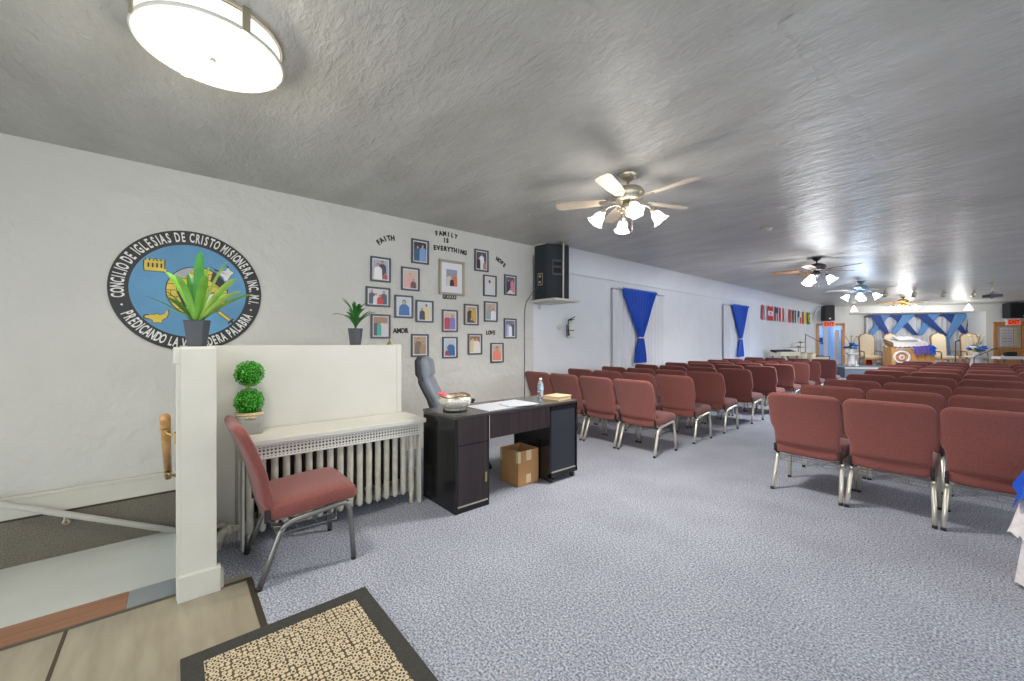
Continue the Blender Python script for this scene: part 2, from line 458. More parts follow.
# floor: carpet, beige entry floor, stair ledge
b = MB()
EY, EX = 0.33, -2.78
b.add([(EX, EY, 0), (XR, EY, 0), (XR, 28, 0), (XF, 28, 0), (XF, EY, 0)], [[0, 1, 2, 3, 4]], M['carpet'])
b.add([(-3.5, 0.02, 0), (EX, 0.02, 0), (EX, EY, 0), (-3.5, EY, 0)], [[0, 1, 2, 3]], M['carpet'])
b.add([(XN, 0.02, 0), (-3.5, 0.02, 0), (-3.5, EY, 0), (XN, EY, 0)], [[0, 1, 2, 3]], M['carpet'])
b.add([(0.8, YB, 0), (XR, YB, 0), (XR, EY, 0), (0.8, EY, 0)], [[0, 1, 2, 3]], M['carpet'])
b.add([(EX, YB, 0), (0.8, YB, 0), (0.8, EY, 0), (EX, EY, 0)], [[0, 1, 2, 3]], M['vinyl'])
b.add([(-2.98, 0.02, -0.31), (XN, 0.02, -0.31), (XN, 0.02, 0), (-2.98, 0.02, 0)], [[0, 1, 2, 3]], M['ledge'])
b.add([(-2.98, YB, -0.31), (-2.98, 0.02, -0.31), (-2.98, 0.02, -0.03), (-2.98, YB, -0.03)], [[0, 1, 2, 3]], M['ledge'])
b.add([(XN, YB, -0.31), (-2.98, YB, -0.31), (-2.98, 0.02, -0.31), (XN, 0.02, -0.31)], [[0, 1, 2, 3]], M['ledge'])
struct(b.build('floor', fix=False))
# nosing boards along the drop
b = MB(); b.span((-2.99, YB, -0.03), (-2.78, -0.185, 0.004), M['brown_board'], 0.004)
b.span((-2.99, -0.185, -0.03), (-2.78, 0.022, 0.003), M['grey_paint'], 0.004)
b.span((-2.795, YB, -0.02), (-2.775, 0.022, 0.006), M['dark_metal'], 0.003)
struct(b.build('trim_2'), 'brown and grey edging board along the stairwell')
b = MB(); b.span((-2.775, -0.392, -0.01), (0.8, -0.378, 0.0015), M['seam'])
b.span((-2.72, EY - 0.018, -0.01), (0.8, EY + 0.012, 0.004), M['dark_metal'], 0.002)
b.span((-2.725, 0.19, -0.01), (-2.70, EY, 0.004), M['dark_metal'], 0.002)
struct(b.build('trim_3'), 'metal strip where the beige floor meets the carpet')

# ceiling with shallow plaster seams
b = MB()
b.add([(XN - 0.3, YB, CEIL), (XR, YB, CEIL), (XR, 28, CEIL), (XN - 0.3, 28, CEIL)], [[0, 3, 2, 1]], M['ceiling'])
struct(b.build('ceiling', fix=False))
for i, (p, q, w) in enumerate((((589, 2), (345, 190), 0.10), ((787, 18), (888, 164), 0.045))):
    b = MB(); P, Q = at_z(p[0], p[1], CEIL), at_z(q[0], q[1], CEIL); d = (Q - P).normalized(); nn = Vector((-d.y, d.x, 0))
    rings = []
    for k in range(41):
        c = P.lerp(Q, k / 40) + nn * 0.012 * math.sin(k * 1.3)
        rings.append([c + nn * w * j / 6 + Vector((0, 0, 0.0008 - 0.0045 * (1 - (j / 6) ** 2))) for j in range(-6, 7)])
    b.sheet(rings, M['ceiling'])
    struct(b.build('trim_%d' % (4 + i)), 'plaster seam across the ceiling')

# left wall, near
b = MB(); b.add([(XN, YB, -0.4), (XN, YS, -0.4), (XN, YS, CEIL), (XN, YB, CEIL)], [[0, 1, 2, 3]], M['wall'])
b.add([(XN, YS, 0), (XF, YS, 0), (XF, YS, CEIL), (XN, YS, CEIL)], [[0, 1, 2, 3]], M['wall'])
struct(b.build('wall_left'))
# far stretch with a cove
b = MB(); prof = [(XF, 0.0), (XF, 1.0), (XF, 2.0), (XF, 2.50)]
for k in range(1, 9):
    a = k / 8 * PI / 2
    prof.append((XF + 0.38 * (1 - math.cos(a)), 2.50 + (CEIL - 2.50) * math.sin(a)))
g = [[(x, y, z) for x, z in prof] for y in (YS, 9, 14, 21.0)]
b.sheet(g, M['wall_far'])
cap = [(x, YS, z) for x, z in prof] + [(XF - 0.3, YS, CEIL), (XF - 0.3, YS, 2.5)]
b.add(cap, [list(range(len(cap)))], M['wall'])
struct(b.build('wall_left_far'))
# stair wall trims: chair rail board, skirting, carpet band
b = MB(); b.span((XN, YB, 0.04), (XN + 0.018, YS, 0.19), M['cream_trim'], 0.004)
b.span((XN, YB, 0.185), (XN + 0.03, YS, 0.212), M['cream_trim'], 0.006)
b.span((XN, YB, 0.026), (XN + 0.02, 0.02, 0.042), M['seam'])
struct(b.build('baseboard_left'))
b = MB(); b.span((XN, YB, -0.31), (XN + 0.012, 0.02, 0.03), M['stair_carpet'])
struct(b.build('trim_6'), 'taupe carpet covering the low stairwell wall')
# conduit along far wall
b = MB(); b.tube([(XF + 0.02, 4.75, 2.55), (XF + 0.02, 21.0, 2.55)], 0.012, M['wall_far'], 6)
struct(b.build('trim_7'), 'thin conduit running high along the left wall')
# back wall with alcove and two doors
s_dl0, s_dl1 = bs(816.2), bs(844.5)
s_al0, s_al1 = bs(849), bs(986)
s_dr0, s_dr1 = bs(993), bs(993) + 0.98
ZD = 2.14; ZA = 2.56; AD = -1.15
b = MB()
def wq(s0, s1, z0, z1, d=0.0, m=None):
    b.add([bpt(s0, d, z0), bpt(s1, d, z0), bpt(s1, d, z1), bpt(s0, d, z1)], [[0, 1, 2, 3]], m or M['wall_back'])
wq(-0.3, s_dl0, 0, CEIL); wq(s_dl0, s_dl1, ZD, CEIL); wq(s_dl1, s_al0, 0, CEIL); wq(s_al0, s_al1, ZA, CEIL)
wq(s_al1, s_dr0, 0, CEIL); wq(s_dr0, s_dr1, ZD, CEIL); wq(s_dr1, 12, 0, CEIL)
# alcove
b.add([bpt(s_al0, 0, 0), bpt(s_al0, AD, 0), bpt(s_al0, AD, ZA), bpt(s_al0, 0, ZA)], [[0, 1, 2, 3]], M['wall_back'])
b.add([bpt(s_al1, 0, 0), bpt(s_al1, AD, 0), bpt(s_al1, AD, ZA), bpt(s_al1, 0, ZA)], [[0, 1, 2, 3]], M['wall_back'])
b.add([bpt(s_al0, 0, ZA), bpt(s_al1, 0, ZA), bpt(s_al1, AD, ZA), bpt(s_al0, AD, ZA)], [[0, 1, 2, 3]], M['wall_back'])
wq(s_al0, s_al1, 0, ZA, AD)
# passage behind the left door
b.add([bpt(s_dl0, 0, 0), bpt(s_dl0, -1.2, 0), bpt(s_dl0, -1.2, ZD), bpt(s_dl0, 0, ZD)], [[0, 1, 2, 3]], M['door_blue'])
b.add([bpt(s_dl1, 0, 0), bpt(s_dl1, -1.2, 0), bpt(s_dl1, -1.2, ZD), bpt(s_dl1, 0, ZD)], [[0, 1, 2, 3]], M['door_blue'])
b.add([bpt(s_dl0, 0, ZD), bpt(s_dl1, 0, ZD), bpt(s_dl1, -1.2, ZD), bpt(s_dl0, -1.2, ZD)], [[0, 1, 2, 3]], M['door_blue'])
wq(s_dl0, s_dl1, 0, ZD, -1.2, M['door_blue'])
struct(b.build('wall_back'))
b = MB(); b.loft([[bpt(q, 0.0, 2.80), bpt(q, 0.03, 2.80), bpt(q, 0.03, 2.84), bpt(q, 0.0, 2.84)] for q in (-0.2, 11.5)], M['wall_back'], True, False)
struct(b.build('trim_9'), 'narrow moulding high on the back wall')
# unseen right and rear walls; window openings added to let in fill light
def wall_with_fill_windows(name, P, Q, wins, z0, z1, m):
    bb = MB(); P, Q = Vector(P), Vector(Q); L = (Q - P).length; d = (Q - P) / L
    xs = 0
    def q(a, c, za, zb):
        A, B_ = P + d * a, P + d * c
        bb.add([(A.x, A.y, za), (B_.x, B_.y, za), (B_.x, B_.y, zb), (A.x, A.y, zb)], [[0, 1, 2, 3]], m)
    for (a, c) in wins:
        q(xs, a, 0, CEIL); q(a, c, 0, z0); q(a, c, z1, CEIL); xs = c
    q(xs, L, 0, CEIL)
    struct(bb.build(name))
    for i, (a, c) in enumerate(wins):
        f = MB(); A, B_ = P + d * a, P + d * c; w = 0.05
        for (p0, p1, za, zb) in ((A, B_, z0, z0 + w), (A, B_, z1 - w, z1), (A, A + d * w, z0, z1), (B_ - d * w, B_, z0, z1), ((A + B_) / 2 - d * w / 2, (A + B_) / 2 + d * w / 2, z0, z1)):
            nn = Vector((-d.y, d.x)) * 0.03
            lo, hi = p0 - nn, p1 + nn
            f.span((min(lo.x, hi.x), min(lo.y, hi.y), za), (max(lo.x, hi.x), max(lo.y, hi.y), zb), M['white_paint'])
        global WN; WN += 1
        struct(f.build('window_%d' % WN))
WN = 0
wall_with_fill_windows('wall_right', (XR, YB), (XR, 28), [(1.0, 3.4), (5.0, 7.4), (9.5, 11.9), (14, 16.4), (18.5, 20.9)], 0.5, 2.5, M['wall_far'])
wall_with_fill_windows('wall_rear', (XN - 0.3, YB), (XR, YB), [(2.6, 4.6), (5.2, 7.8)], 0.15, 2.6, M['wall'])

# pony wall: post, stub and panel behind the radiator
ZP = 1.325; PX = -3.47
b = MB()
b.span((-2.72, 0.026, 0), (-2.70, 0.178, ZP - 0.01), M['cream_trim'], 0.003)
b.span((-3.55, 0.03, 0), (-2.715, 0.172, ZP), M['white_paint'], 0.003)
struct(b.build('wall_post'), 'cream partition post and stub wall beside the stairwell')
b = MB()
b.span((-3.54, 0.173, 0), (PX, 1.60, ZP), M['white_paint'], 0.003)
b.span((PX - 0.001, 1.555, 0.0), (PX + 0.003, 1.598, ZP - 0.004), M['white_paint'])
struct(b.build('wall_pony'), 'half-height cream partition beside the stairwell')
b = MB(); b.span((-2.725, 0.012, 0), (-2.678, 0.196, 0.135), M['cream_trim'], 0.006)
b.span((-3.0, 0.008, -0.3), (-2.72, 0.03, ZP - 0.09), M['cream_trim'], 0.004)
b.span((-3.05, -0.004, ZP - 0.09), (-2.72, 0.03, ZP - 0.004), M['cream_trim'], 0.005)
b.span((-2.75, 0.185, 0), (-2.70, 0.21, 0.10), M['cream_trim'], 0.006)
struct(b.build('baseboard_post'))

# ------------------------------------------------------------------ stair rails
r = thing('handrail', 'white pipe handrail sloping across the stairwell at left', 'handrail', (XN + 0.09, -1.3, 0.36))
o0 = Vector((XN + 0.09, -1.3, 0.36)); sl = -0.5
b = MB(); pts = [(0, -0.9, 0.45), (0, 0, 0), (0, 1.31, -0.655)]
b.tube(pts, 0.024, M['white_paint'], 12); b.build('rail', r)
for yy in (-0.5, 0.66):
    b = MB(); z = sl * yy
    b.tube([(0, yy, z - 0.015), (0, yy, z - 0.06), (-0.045, yy, z - 0.085), (-0.078, yy, z - 0.085)], 0.008, M['nickel'], 8)
    b.lathe([(0.028, 0), (0.026, 0.006), (0.01, 0.01)], M['nickel'], mx=frame_mx((-0.078, yy, z - 0.085), (0, 1, 0), (0, 0, 1), (1, 0, 0)), n=12)
    b.build('bracket', r)
r = thing('handrail', 'wooden handrail end on brass brackets beside the cream post', 'handrail', (-2.80, -0.036, 0.95))
b = MB(); b.tube([(0, 0, 0), (-1.5, 0, -0.70)], 0.023, M['oak'], 14); b.build('rail', r)
for k, (xx) in enumerate((-0.12, -1.2)):
    b = MB(); z = xx * 0.4667
    b.tube([(xx, 0, z - 0.026), (xx, 0.01, z - 0.05), (xx + 0.05 if k == 0 else xx, 0.056, z - 0.07)], 0.007, M['brass'], 8)
    b.box((xx, 0, z - 0.027), (0.07, 0.035, 0.006), M['brass'], 0.002)
    b.box((xx + (0.05 if k == 0 else 0), 0.040 if k == 0 else 0.055, z - 0.07), (0.05, 0.008, 0.06), M['brass'], 0.002)
    b.build('bracket', r)

# ------------------------------------------------------------------ emblem on the wall
def emblem():
    R = 0.54; cy, cz = 0.121, 1.81
    T = wall_mx(cy, cz, XN + 0.0005)
    root = thing('round_emblem', 'large round painted church emblem, black lettered ring around blue field', 'emblem', (XN, cy, cz))
    L = Matrix.Translation((-XN, -cy, -cz)) @ T
    def disk(mb, r0, r1, z, m, n=96, h=0.01):
        mb.loft([[Vector((r0 * math.cos(2*PI*k/n), r0 * math.sin(2*PI*k/n), z)) for k in range(n)],
                 [Vector((r1 * math.cos(2*PI*k/n), r1 * math.sin(2*PI*k/n), z)) for k in range(n)]], m, False, False, L)
    b = MB(); n = 96
    circ = [(R * math.cos(2*PI*k/n), R * math.sin(2*PI*k/n)) for k in range(n)]
    b.prism(circ, 0.012, M['emb_black'], L)
    ro = 0.485
    z0 = 0.012
    def arc_text(txt, rad, a_start, a_end, size, inward=False, xs=0.46):
        chars = list(txt); N = len(chars)
        wts = [0.5 if c in ' .,I' else 1.0 for c in chars]
        tot = sum(wts); acc = 0
        for c, w in zip(chars, wts):
            f = (acc + w / 2) / tot; acc += w
            if c == ' ': continue
            a = a_start + (a_end - a_start) * f
            pos = Vector((rad * math.cos(a), rad * math.sin(a), z0))
            rot = a - PI / 2 if not inward else a + PI / 2
            mx = L @ Matrix.Translation(pos) @ Matrix.Rotation(rot, 4, 'Z')
            if c == '·':
                d = [(0.008 * math.cos(2*PI*k/10), 0.008 * math.sin(2*PI*k/10)) for k in range(10)]
                b.prism(d, 0.002, M['emb_white'], mx)
            else:
                glyph(b, c, size, M['emb_white'], mx, xs, 0.003)
    D = math.radians
    arc_text('CONCILIO DE IGLESIAS DE CRISTO MISIONERA, INC. M.I.', 0.4765, D(191), D(-12), 0.113)
    arc_text('·', 0.4765, D(199), D(197), 0.08); arc_text('·', 0.4765, D(-19), D(-17), 0.08)
    arc_text('PREDICANDO LA VERDADERA PALABRA', 0.4765, D(205), D(336), 0.113, True)
    b.build('lettered_ring', root)
    # blue field
    b = MB(); circ2 = [(0.413 * math.cos(2*PI*k/n), 0.413 * math.sin(2*PI*k/n)) for k in range(n)]
    b.prism(circ2, 0.014, M['emb_blue'], L)
    b.build('blue_field', root)
    def poly(mb, pts, m, z=0.0155): mb.prism(pts, 0.0012, m, L @ Matrix.Translation((0, 0, z - 0.0012)))
    def ell(cx, cyy, rx, ry, a0=0, a1=2*PI, k=32):
        return [(cx + rx * math.cos(a0 + (a1 - a0) * i / (k - 1 if a1 - a0 < 6.2 else k)), cyy + ry * math.sin(a0 + (a1 - a0) * i / (k - 1 if a1 - a0 < 6.2 else k))) for i in range(k)]
    # fortress tower (upper left)
    def outline(mb, pts, m, grow=0.008, z=0.0155):
        cx = sum(p[0] for p in pts) / len(pts); cyy = sum(p[1] for p in pts) / len(pts)
        big = []
        for x, y in pts:
            d = Vector((x - cx, y - cyy)); l = d.length or 1
            d = d * ((l + grow) / l); big.append((cx + d.x, cyy + d.y))
        poly(mb, big, M['emb_black'], z); poly(mb, pts, m, z + 0.0009)
    b = MB(); cx, cyy = -0.25, 0.205
    pts = [(cx - 0.062, cyy - 0.05), (cx + 0.078, cyy - 0.05), (cx + 0.078, cyy - 0.03), (cx + 0.064, cyy - 0.028), (cx + 0.064, cyy + 0.03)]
    for k in range(5):
        x = cx + 0.064 - k * 0.026
        pts += [(x, cyy + 0.052), (x - 0.013, cyy + 0.052), (x - 0.013, cyy + 0.036), (x - 0.024, cyy + 0.036)]
    pts += [(cx - 0.066, cyy - 0.028)]
    outline(b, pts, M['emb_yellow'])
    for k in range(4): poly(b, [(cx - 0.045 + k*0.028, cyy - 0.02), (cx - 0.033 + k*0.028, cyy - 0.02), (cx - 0.033 + k*0.028, cyy + 0.018), (cx - 0.045 + k*0.028, cyy + 0.018)], M['emb_black'], 0.0175)
    b.build('fortress', root)
    # oil lamp (lower left)
    b = MB(); cx, cyy = -0.232, -0.245
    pts = [(cx - 0.07, cyy + 0.005), (cx - 0.05, cyy + 0.02), (cx - 0.02, cyy + 0.02), (cx - 0.005, cyy + 0.03), (cx + 0.02, cyy + 0.02), (cx + 0.05, cyy + 0.03), (cx + 0.066, cyy + 0.07), (cx + 0.075, cyy + 0.04), (cx + 0.062, cyy + 0.0), (cx + 0.03, cyy - 0.025), (cx + 0.032, cyy - 0.045), (cx - 0.03, cyy - 0.045), (cx - 0.028, cyy - 0.025), (cx - 0.05, cyy - 0.015)]
    outline(b, pts, M['emb_yellow'], 0.006)
    poly(b, ell(cx - 0.065, cyy + 0.002, 0.026, 0.022), M['emb_black']); poly(b, ell(cx - 0.065, cyy + 0.002, 0.016, 0.013), M['emb_yellow'], 0.0175)
    b.build('oil_lamp', root)
    # dove (upper right)
    b = MB(); cx, cyy = 0.245, 0.17
    pts = [(cx - 0.10, cyy + 0.06), (cx - 0.085, cyy + 0.035), (cx - 0.03, cyy + 0.035), (cx + 0.01, cyy + 0.045), (cx + 0.025, cyy + 0.085), (cx + 0.04, cyy + 0.05), (cx + 0.07, cyy + 0.03), (cx + 0.045, cyy + 0.0), (cx + 0.02, cyy - 0.05), (cx - 0.0, cyy - 0.055), (cx - 0.012, cyy - 0.02), (cx - 0.05, cyy + 0.01)]
    outline(b, pts, M['emb_white'], 0.004)
    poly(b, [(cx - 0.10, cyy + 0.06), (cx - 0.108, cyy + 0.085), (cx - 0.092, cyy + 0.045)], M['emb_black'], 0.0175)
    poly(b, [(cx + 0.012, cyy + 0.10), (cx + 0.02, cyy + 0.065), (cx + 0.032, cyy + 0.075)], M['emb_black'], 0.0175)
    b.build('dove', root)
    # sword (lower right)
    b = MB(); S = L @ Matrix.Translation((0.262, -0.235, 0.0143)) @ Matrix.Rotation(D(-42), 4, 'Z')
    b.prism([(-0.085, -0.016), (0.035, -0.016), (0.035, 0.016), (-0.085, 0.016), (-0.098, 0)], 0.0012, M['emb_black'], S)
    b.prism([(-0.08, -0.011), (0.03, -0.011), (0.03, 0.011), (-0.08, 0.011), (-0.09, 0)], 0.0022, M['emb_yellow'], S)
    b.prism([(0.035, -0.034), (0.047, -0.034), (0.047, 0.034), (0.035, 0.034)], 0.0018, M['emb_black'], S)
    b.prism([(0.047, -0.01), (0.085, -0.01), (0.085, 0.01), (0.047, 0.01)], 0.0018, M['emb_black'], S)
    b.build('sword', root)
    # central globe of yellow blocks with open book
    b = MB(); gx, gy, gr = 0.045, 0.0, 0.225
    poly(b, ell(gx, gy, gr, gr, k=64), M['emb_black']); poly(b, ell(gx, gy, gr - 0.008, gr - 0.008, k=64), M['emb_yellow'], 0.0168)
    def chord(y): return math.sqrt(max(0, (gr - 0.008) ** 2 - (y - gy) ** 2))
    rows = 8; hh = 2 * (gr - 0.008) / rows
    for i in range(1, rows):
        y = gy - gr + 0.008 + i * hh; c = chord(y)
        poly(b, [(gx - c, y - 0.0025), (gx + c, y - 0.0025), (gx + c, y + 0.0025), (gx - c, y + 0.0025)], M['emb_black'], 0.0176)
    for i in range(rows):
        y0 = gy - gr + 0.008 + i * hh; y1 = y0 + hh; c = min(chord(y0), chord(y1))
        for k in range(-3, 4):
            x = gx + k * 0.075 + (0.037 if i % 2 else 0)
            if abs(x - gx) < c: poly(b, [(x - 0.002, y0), (x + 0.002, y0), (x + 0.002, y1), (x - 0.002, y1)], M['emb_black'], 0.0176)
    a0, a1 = D(95), D(150)
    cap = ell(gx, gy, gr - 0.008, gr - 0.008, D(92), D(155), 20) + [(gx - 0.09, gy + 0.12)]
    poly(b, cap, M['emb_grey'], 0.0184)
    poly(b, ell(gx, gy, gr - 0.008, gr - 0.008, D(5), D(60), 20) + [(gx + 0.09, gy + 0.10)], M['emb_black'], 0.0184)
    poly(b, [(gx - 0.15, gy - 0.01), (gx - 0.03, gy + 0.05), (gx - 0.03, gy - 0.18), (gx - 0.09, gy - 0.165)], M['emb_black'], 0.0184)
    poly(b, [(gx - 0.085, gy + 0.0), (gx + 0.04, gy - 0.02), (gx + 0.16, gy + 0.0), (gx + 0.15, gy - 0.125), (gx + 0.04, gy - 0.165), (gx - 0.085, gy - 0.165)], M['emb_black'], 0.0192)
    poly(b, [(gx - 0.078, gy - 0.007), (gx + 0.034, gy - 0.026), (gx + 0.034, gy - 0.158), (gx - 0.078, gy - 0.158)], M['emb_white'], 0.02)
    poly(b, [(gx + 0.046, gy - 0.026), (gx + 0.153, gy - 0.006), (gx + 0.144, gy - 0.12), (gx + 0.046, gy - 0.157)], M['emb_white'], 0.02)
    for k in range(5):
        y = gy - 0.045 - k * 0.022
        poly(b, [(gx - 0.068, y), (gx + 0.024, y), (gx + 0.024, y + 0.004), (gx - 0.068, y + 0.004)], M['emb_grey'], 0.0206)
    b.build('globe', root)
emblem()

# ------------------------------------------------------------------ family photos and lettering
SK1, SK2, SK3 = (206, 158, 128), (150, 104, 78), (224, 180, 150)
def pic(u0, u1, v0, v1, label, bg, figs, gold=False):
    uc, vc = (u0 + u1) / 2, (v0 + v1) / 2
    A, B_ = at_x(u0, vc, XN + 0.02), at_x(u1, vc, XN + 0.02)
    w = B_.y - A.y; cy = (A.y + B_.y) / 2
    zt, zb = at_x(uc, v0, XN + 0.02).z, at_x(uc, v1, XN + 0.02).z
    h = zt - zb; cz = (zt + zb) / 2
    root = thing('picture_frame', label, 'framed photo', (XN + 0.001, cy, cz), 0, 'framed family photos on the wall')
    T = frame_mx((0, 0, 0), (0, 1, 0), (0, 0, 1), (1, 0, 0))
    fw = 0.034 if gold else 0.021; fm = M['frame_gold'] if gold else M['frame_dark']
    b = MB()
    for (cx, cyy, sx, sy) in ((0, h/2 - fw/2, w, fw), (0, -h/2 + fw/2, w, fw), (-w/2 + fw/2, 0, fw, h - 2*fw), (w/2 - fw/2, 0, fw, h - 2*fw)):
        b.box((cx, cyy, 0.012), (sx, sy, 0.024), fm, 0.005, mx=T)
    if gold:
        for (cx, cyy, sx, sy) in ((0, h/2 - 0.009, w, 0.018), (0, -h/2 + 0.009, w, 0.018), (-w/2 + 0.009, 0, 0.018, h), (w/2 - 0.009, 0, 0.018, h)):
            b.box((cx, cyy, 0.019), (sx, sy, 0.026), fm, 0.006, mx=T)
    b.build('frame', root)
    iw, ih = w - 2 * fw, h - 2 * fw
    b = MB(); b.box((0, 0, 0.006), (iw, ih, 0.008), M['mat_board'], mx=T); b.build('mat_board', root)
    pw, ph = (iw * 0.52, ih * 0.56) if gold else (iw * 0.86, ih * 0.90)
    b = MB(); z = 0.0105
    b.box((0, 0, z), (pw, ph, 0.001), flat(*bg), mx=T)
    x0, y0 = -pw / 2, -ph / 2
    def clip(pts): return [(min(max(x, x0), -x0), min(max(y, y0), -y0)) for x, y in pts]
    for k, (fx, ftop, fwid, body, skin, hair) in enumerate(figs):
        zz = z + 0.0006 + 0.0012 * k
        cx = x0 + fx * pw; top = y0 + ftop * ph; hr = 0.098 * fwid * pw * 2.0
        hr = min(hr, ph * 0.14); bwid = fwid * pw
        sh = top - 2.35 * hr
        pts = [(cx - bwid*0.55, y0), (cx - bwid*0.5, sh - bwid*0.22), (cx - bwid*0.3, sh), (cx - hr*0.4, sh + hr*0.45), (cx + hr*0.4, sh + hr*0.45), (cx + bwid*0.3, sh), (cx + bwid*0.5, sh - bwid*0.22), (cx + bwid*0.55, y0)]
        b.prism(clip(pts), 0.0004, flat(*body), T @ Matrix.Translation((0, 0, zz)))
        hp = lambda rx, ry, oy: clip([(cx + rx * math.cos(2*PI*i/14), top - hr*1.15 + oy + ry * math.sin(2*PI*i/14)) for i in range(14)])
        b.prism(hp(hr * 0.98, hr * 1.2, hr * 0.12), 0.0004, flat(*hair), T @ Matrix.Translation((0, 0, zz + 0.0003)))
        b.prism(hp(hr * 0.78, hr * 1.0, -hr * 0.08), 0.0004, flat(*skin), T @ Matrix.Translation((0, 0, zz + 0.0006)))
    b.build('photograph', root)
BK, BR, GY = (34, 28, 28), (78, 54, 40), (120, 116, 112)
pic(411.7, 429, 239.5, 263.7, 'dark framed photo of two people in blue, right of FAITH lettering', (58, 62, 66), [(0.3, 0.80, 0.5, (54, 92, 124), SK1, BK), (0.7, 0.88, 0.5, (128, 160, 206), SK1, GY)])
pic(370.6, 391, 257.0, 281.8, 'silver framed wedding photo below the FAITH lettering, white gown at left', (172, 176, 186), [(0.62, 0.95, 0.5, (62, 66, 78), SK1, BK), (0.32, 0.80, 0.52, (244, 242, 240), SK1, BK), (0.8, 0.34, 0.3, (190, 70, 90), SK1, BK)])
pic(401.4, 419.8, 267.3, 290.6, 'dark framed photo of adult in pink with a dark-haired child', (206, 190, 180), [(0.45, 0.9, 0.56, (222, 168, 160), SK1, (214, 196, 170)), (0.72, 0.5, 0.4, (96, 60, 66), SK1, BK)])
pic(365.9, 390.4, 287.0, 306.6, 'wide dark framed photo of four people, above the small potted plant', (206, 204, 206), [(0.16, 0.95, 0.34, (82, 88, 104), SK1, BK), (0.82, 0.92, 0.34, (70, 76, 96), SK1, BK), (0.38, 0.74, 0.3, (226, 222, 226), SK1, BR), (0.6, 0.66, 0.32, (200, 48, 52), SK1, BR)])
pic(394.8, 413.4, 295.2, 318.0, 'dark framed photo of one person in bright blue shirt with folded hands', (196, 206, 216), [(0.52, 0.88, 0.74, (46, 104, 172), SK1, BK)])
pic(416, 433.7, 300.4, 322.4, 'dark framed photo of two standing people, one in yellow one in navy', (204, 206, 214), [(0.64, 0.93, 0.42, (222, 206, 140), SK2, BK), (0.3, 0.68, 0.4, (58, 64, 86), SK1, BK)])
pic(371, 390.7, 314.2, 338.4, 'dark framed group photo with a teal dress, right beside the small plant', (158, 126, 104), [(0.14, 0.78, 0.3, (84, 90, 98), SK1, BK), (0.86, 0.76, 0.3, (212, 206, 204), SK1, BK), (0.62, 0.78, 0.3, (208, 204, 206), SK1, BK), (0.38, 0.72, 0.3, (70, 170, 156), SK1, BK)])
pic(411.4, 428.9, 334.0, 356.8, 'dark framed sepia photo of a couple directly above the office chair', (176, 154, 128), [(0.36, 0.9, 0.5, (122, 106, 94), SK1, BR), (0.72, 0.7, 0.46, (164, 132, 100), SK1, (90, 66, 50))])
pic(439.2, 464.5, 260.5, 295.2, 'large antique silver frame with wide white mat, centre of photo wall', (150, 158, 182), [(0.28, 0.74, 0.5, (216, 206, 196), SK1, (190, 100, 60)), (0.74, 0.76, 0.5, (206, 120, 76), SK1, (190, 90, 50)), (0.5, 0.5, 0.34, (44, 42, 50), SK1, BK)], True)
pic(474.8, 488.7, 249.7, 271.3, 'dark framed family photo left of the HOPE lettering, white shirt in middle', (92, 84, 92), [(0.52, 0.9, 0.44, (228, 232, 240), SK1, BK), (0.2, 0.66, 0.34, (60, 52, 66), SK1, BK), (0.82, 0.5, 0.34, (190, 134, 110), SK1, BK)])
pic(483.6, 496.8, 275.2, 296.4, 'dark framed photo of one dark-skinned person in pale shirt', (214, 208, 202), [(0.46, 0.84, 0.6, (212, 212, 222), (120, 82, 62), BK)])
pic(504.6, 516.6, 275.0, 295.2, 'dark framed photo below HOPE lettering, people in navy and pink', (88, 92, 112), [(0.3, 0.86, 0.46, (52, 58, 86), SK1, BK), (0.72, 0.88, 0.44, (222, 130, 140), SK1, BK), (0.5, 0.34, 0.6, (226, 226, 232), SK1, BK)])
pic(442.3, 458, 309.8, 332.0, 'dark framed photo of two people in red and lilac below GOZO', (196, 184, 170), [(0.27, 0.88, 0.6, (188, 62, 72), SK3, (206, 170, 130)), (0.72, 0.86, 0.48, (128, 120, 180), SK1, BR)])
pic(464.3, 478.8, 304.2, 325.2, 'dark framed photo of people in black and yellow, right of GOZO', (196, 168, 136), [(0.36, 0.9, 0.48, (52, 46, 44), SK1, BK), (0.72, 0.88, 0.46, (208, 164, 60), SK1, BK), (0.5, 0.35, 0.6, (70, 66, 78), SK1, BK)])
pic(484.4, 497.8, 301.5, 321.8, 'dark framed photo of couple in grey and white, above LOVE lettering', (190, 172, 152), [(0.36, 0.84, 0.6, (152, 164, 168), SK1, (150, 116, 86)), (0.74, 0.7, 0.46, (226, 226, 234), SK1, BK)])
pic(504.3, 516.7, 318.5, 338.4, 'lowest right frame beside the cable, bridal party in lilac', (112, 120, 142), [(0.26, 0.86, 0.34, (176, 178, 222), SK1, BK), (0.76, 0.88, 0.34, (66, 74, 92), SK1, BK), (0.5, 0.76, 0.36, (232, 232, 244), SK1, BK)])
pic(442.6, 457.8, 336.8, 358.2, 'dark framed photo of bald person in blue shirt, bottom of centre column', (176, 196, 208), [(0.58, 0.9, 0.7, (42, 98, 152), SK3, SK3), (0.24, 0.42, 0.36, (150, 60, 90), SK1, SK1)])
pic(468.2, 482.3, 333.8, 354.6, 'dark framed photo of two people in cream shirts below LOVE', (150, 112, 76), [(0.28, 0.94, 0.5, (206, 190, 150), SK1, BK), (0.66, 0.9, 0.62, (226, 214, 204), SK1, BK)])
pic(490.8, 503.8, 342.8, 362.6, 'lowest dark framed photo of one person in salmon pink', (196, 176, 156), [(0.5, 0.9, 0.8, (230, 132, 108), SK1, BK)])

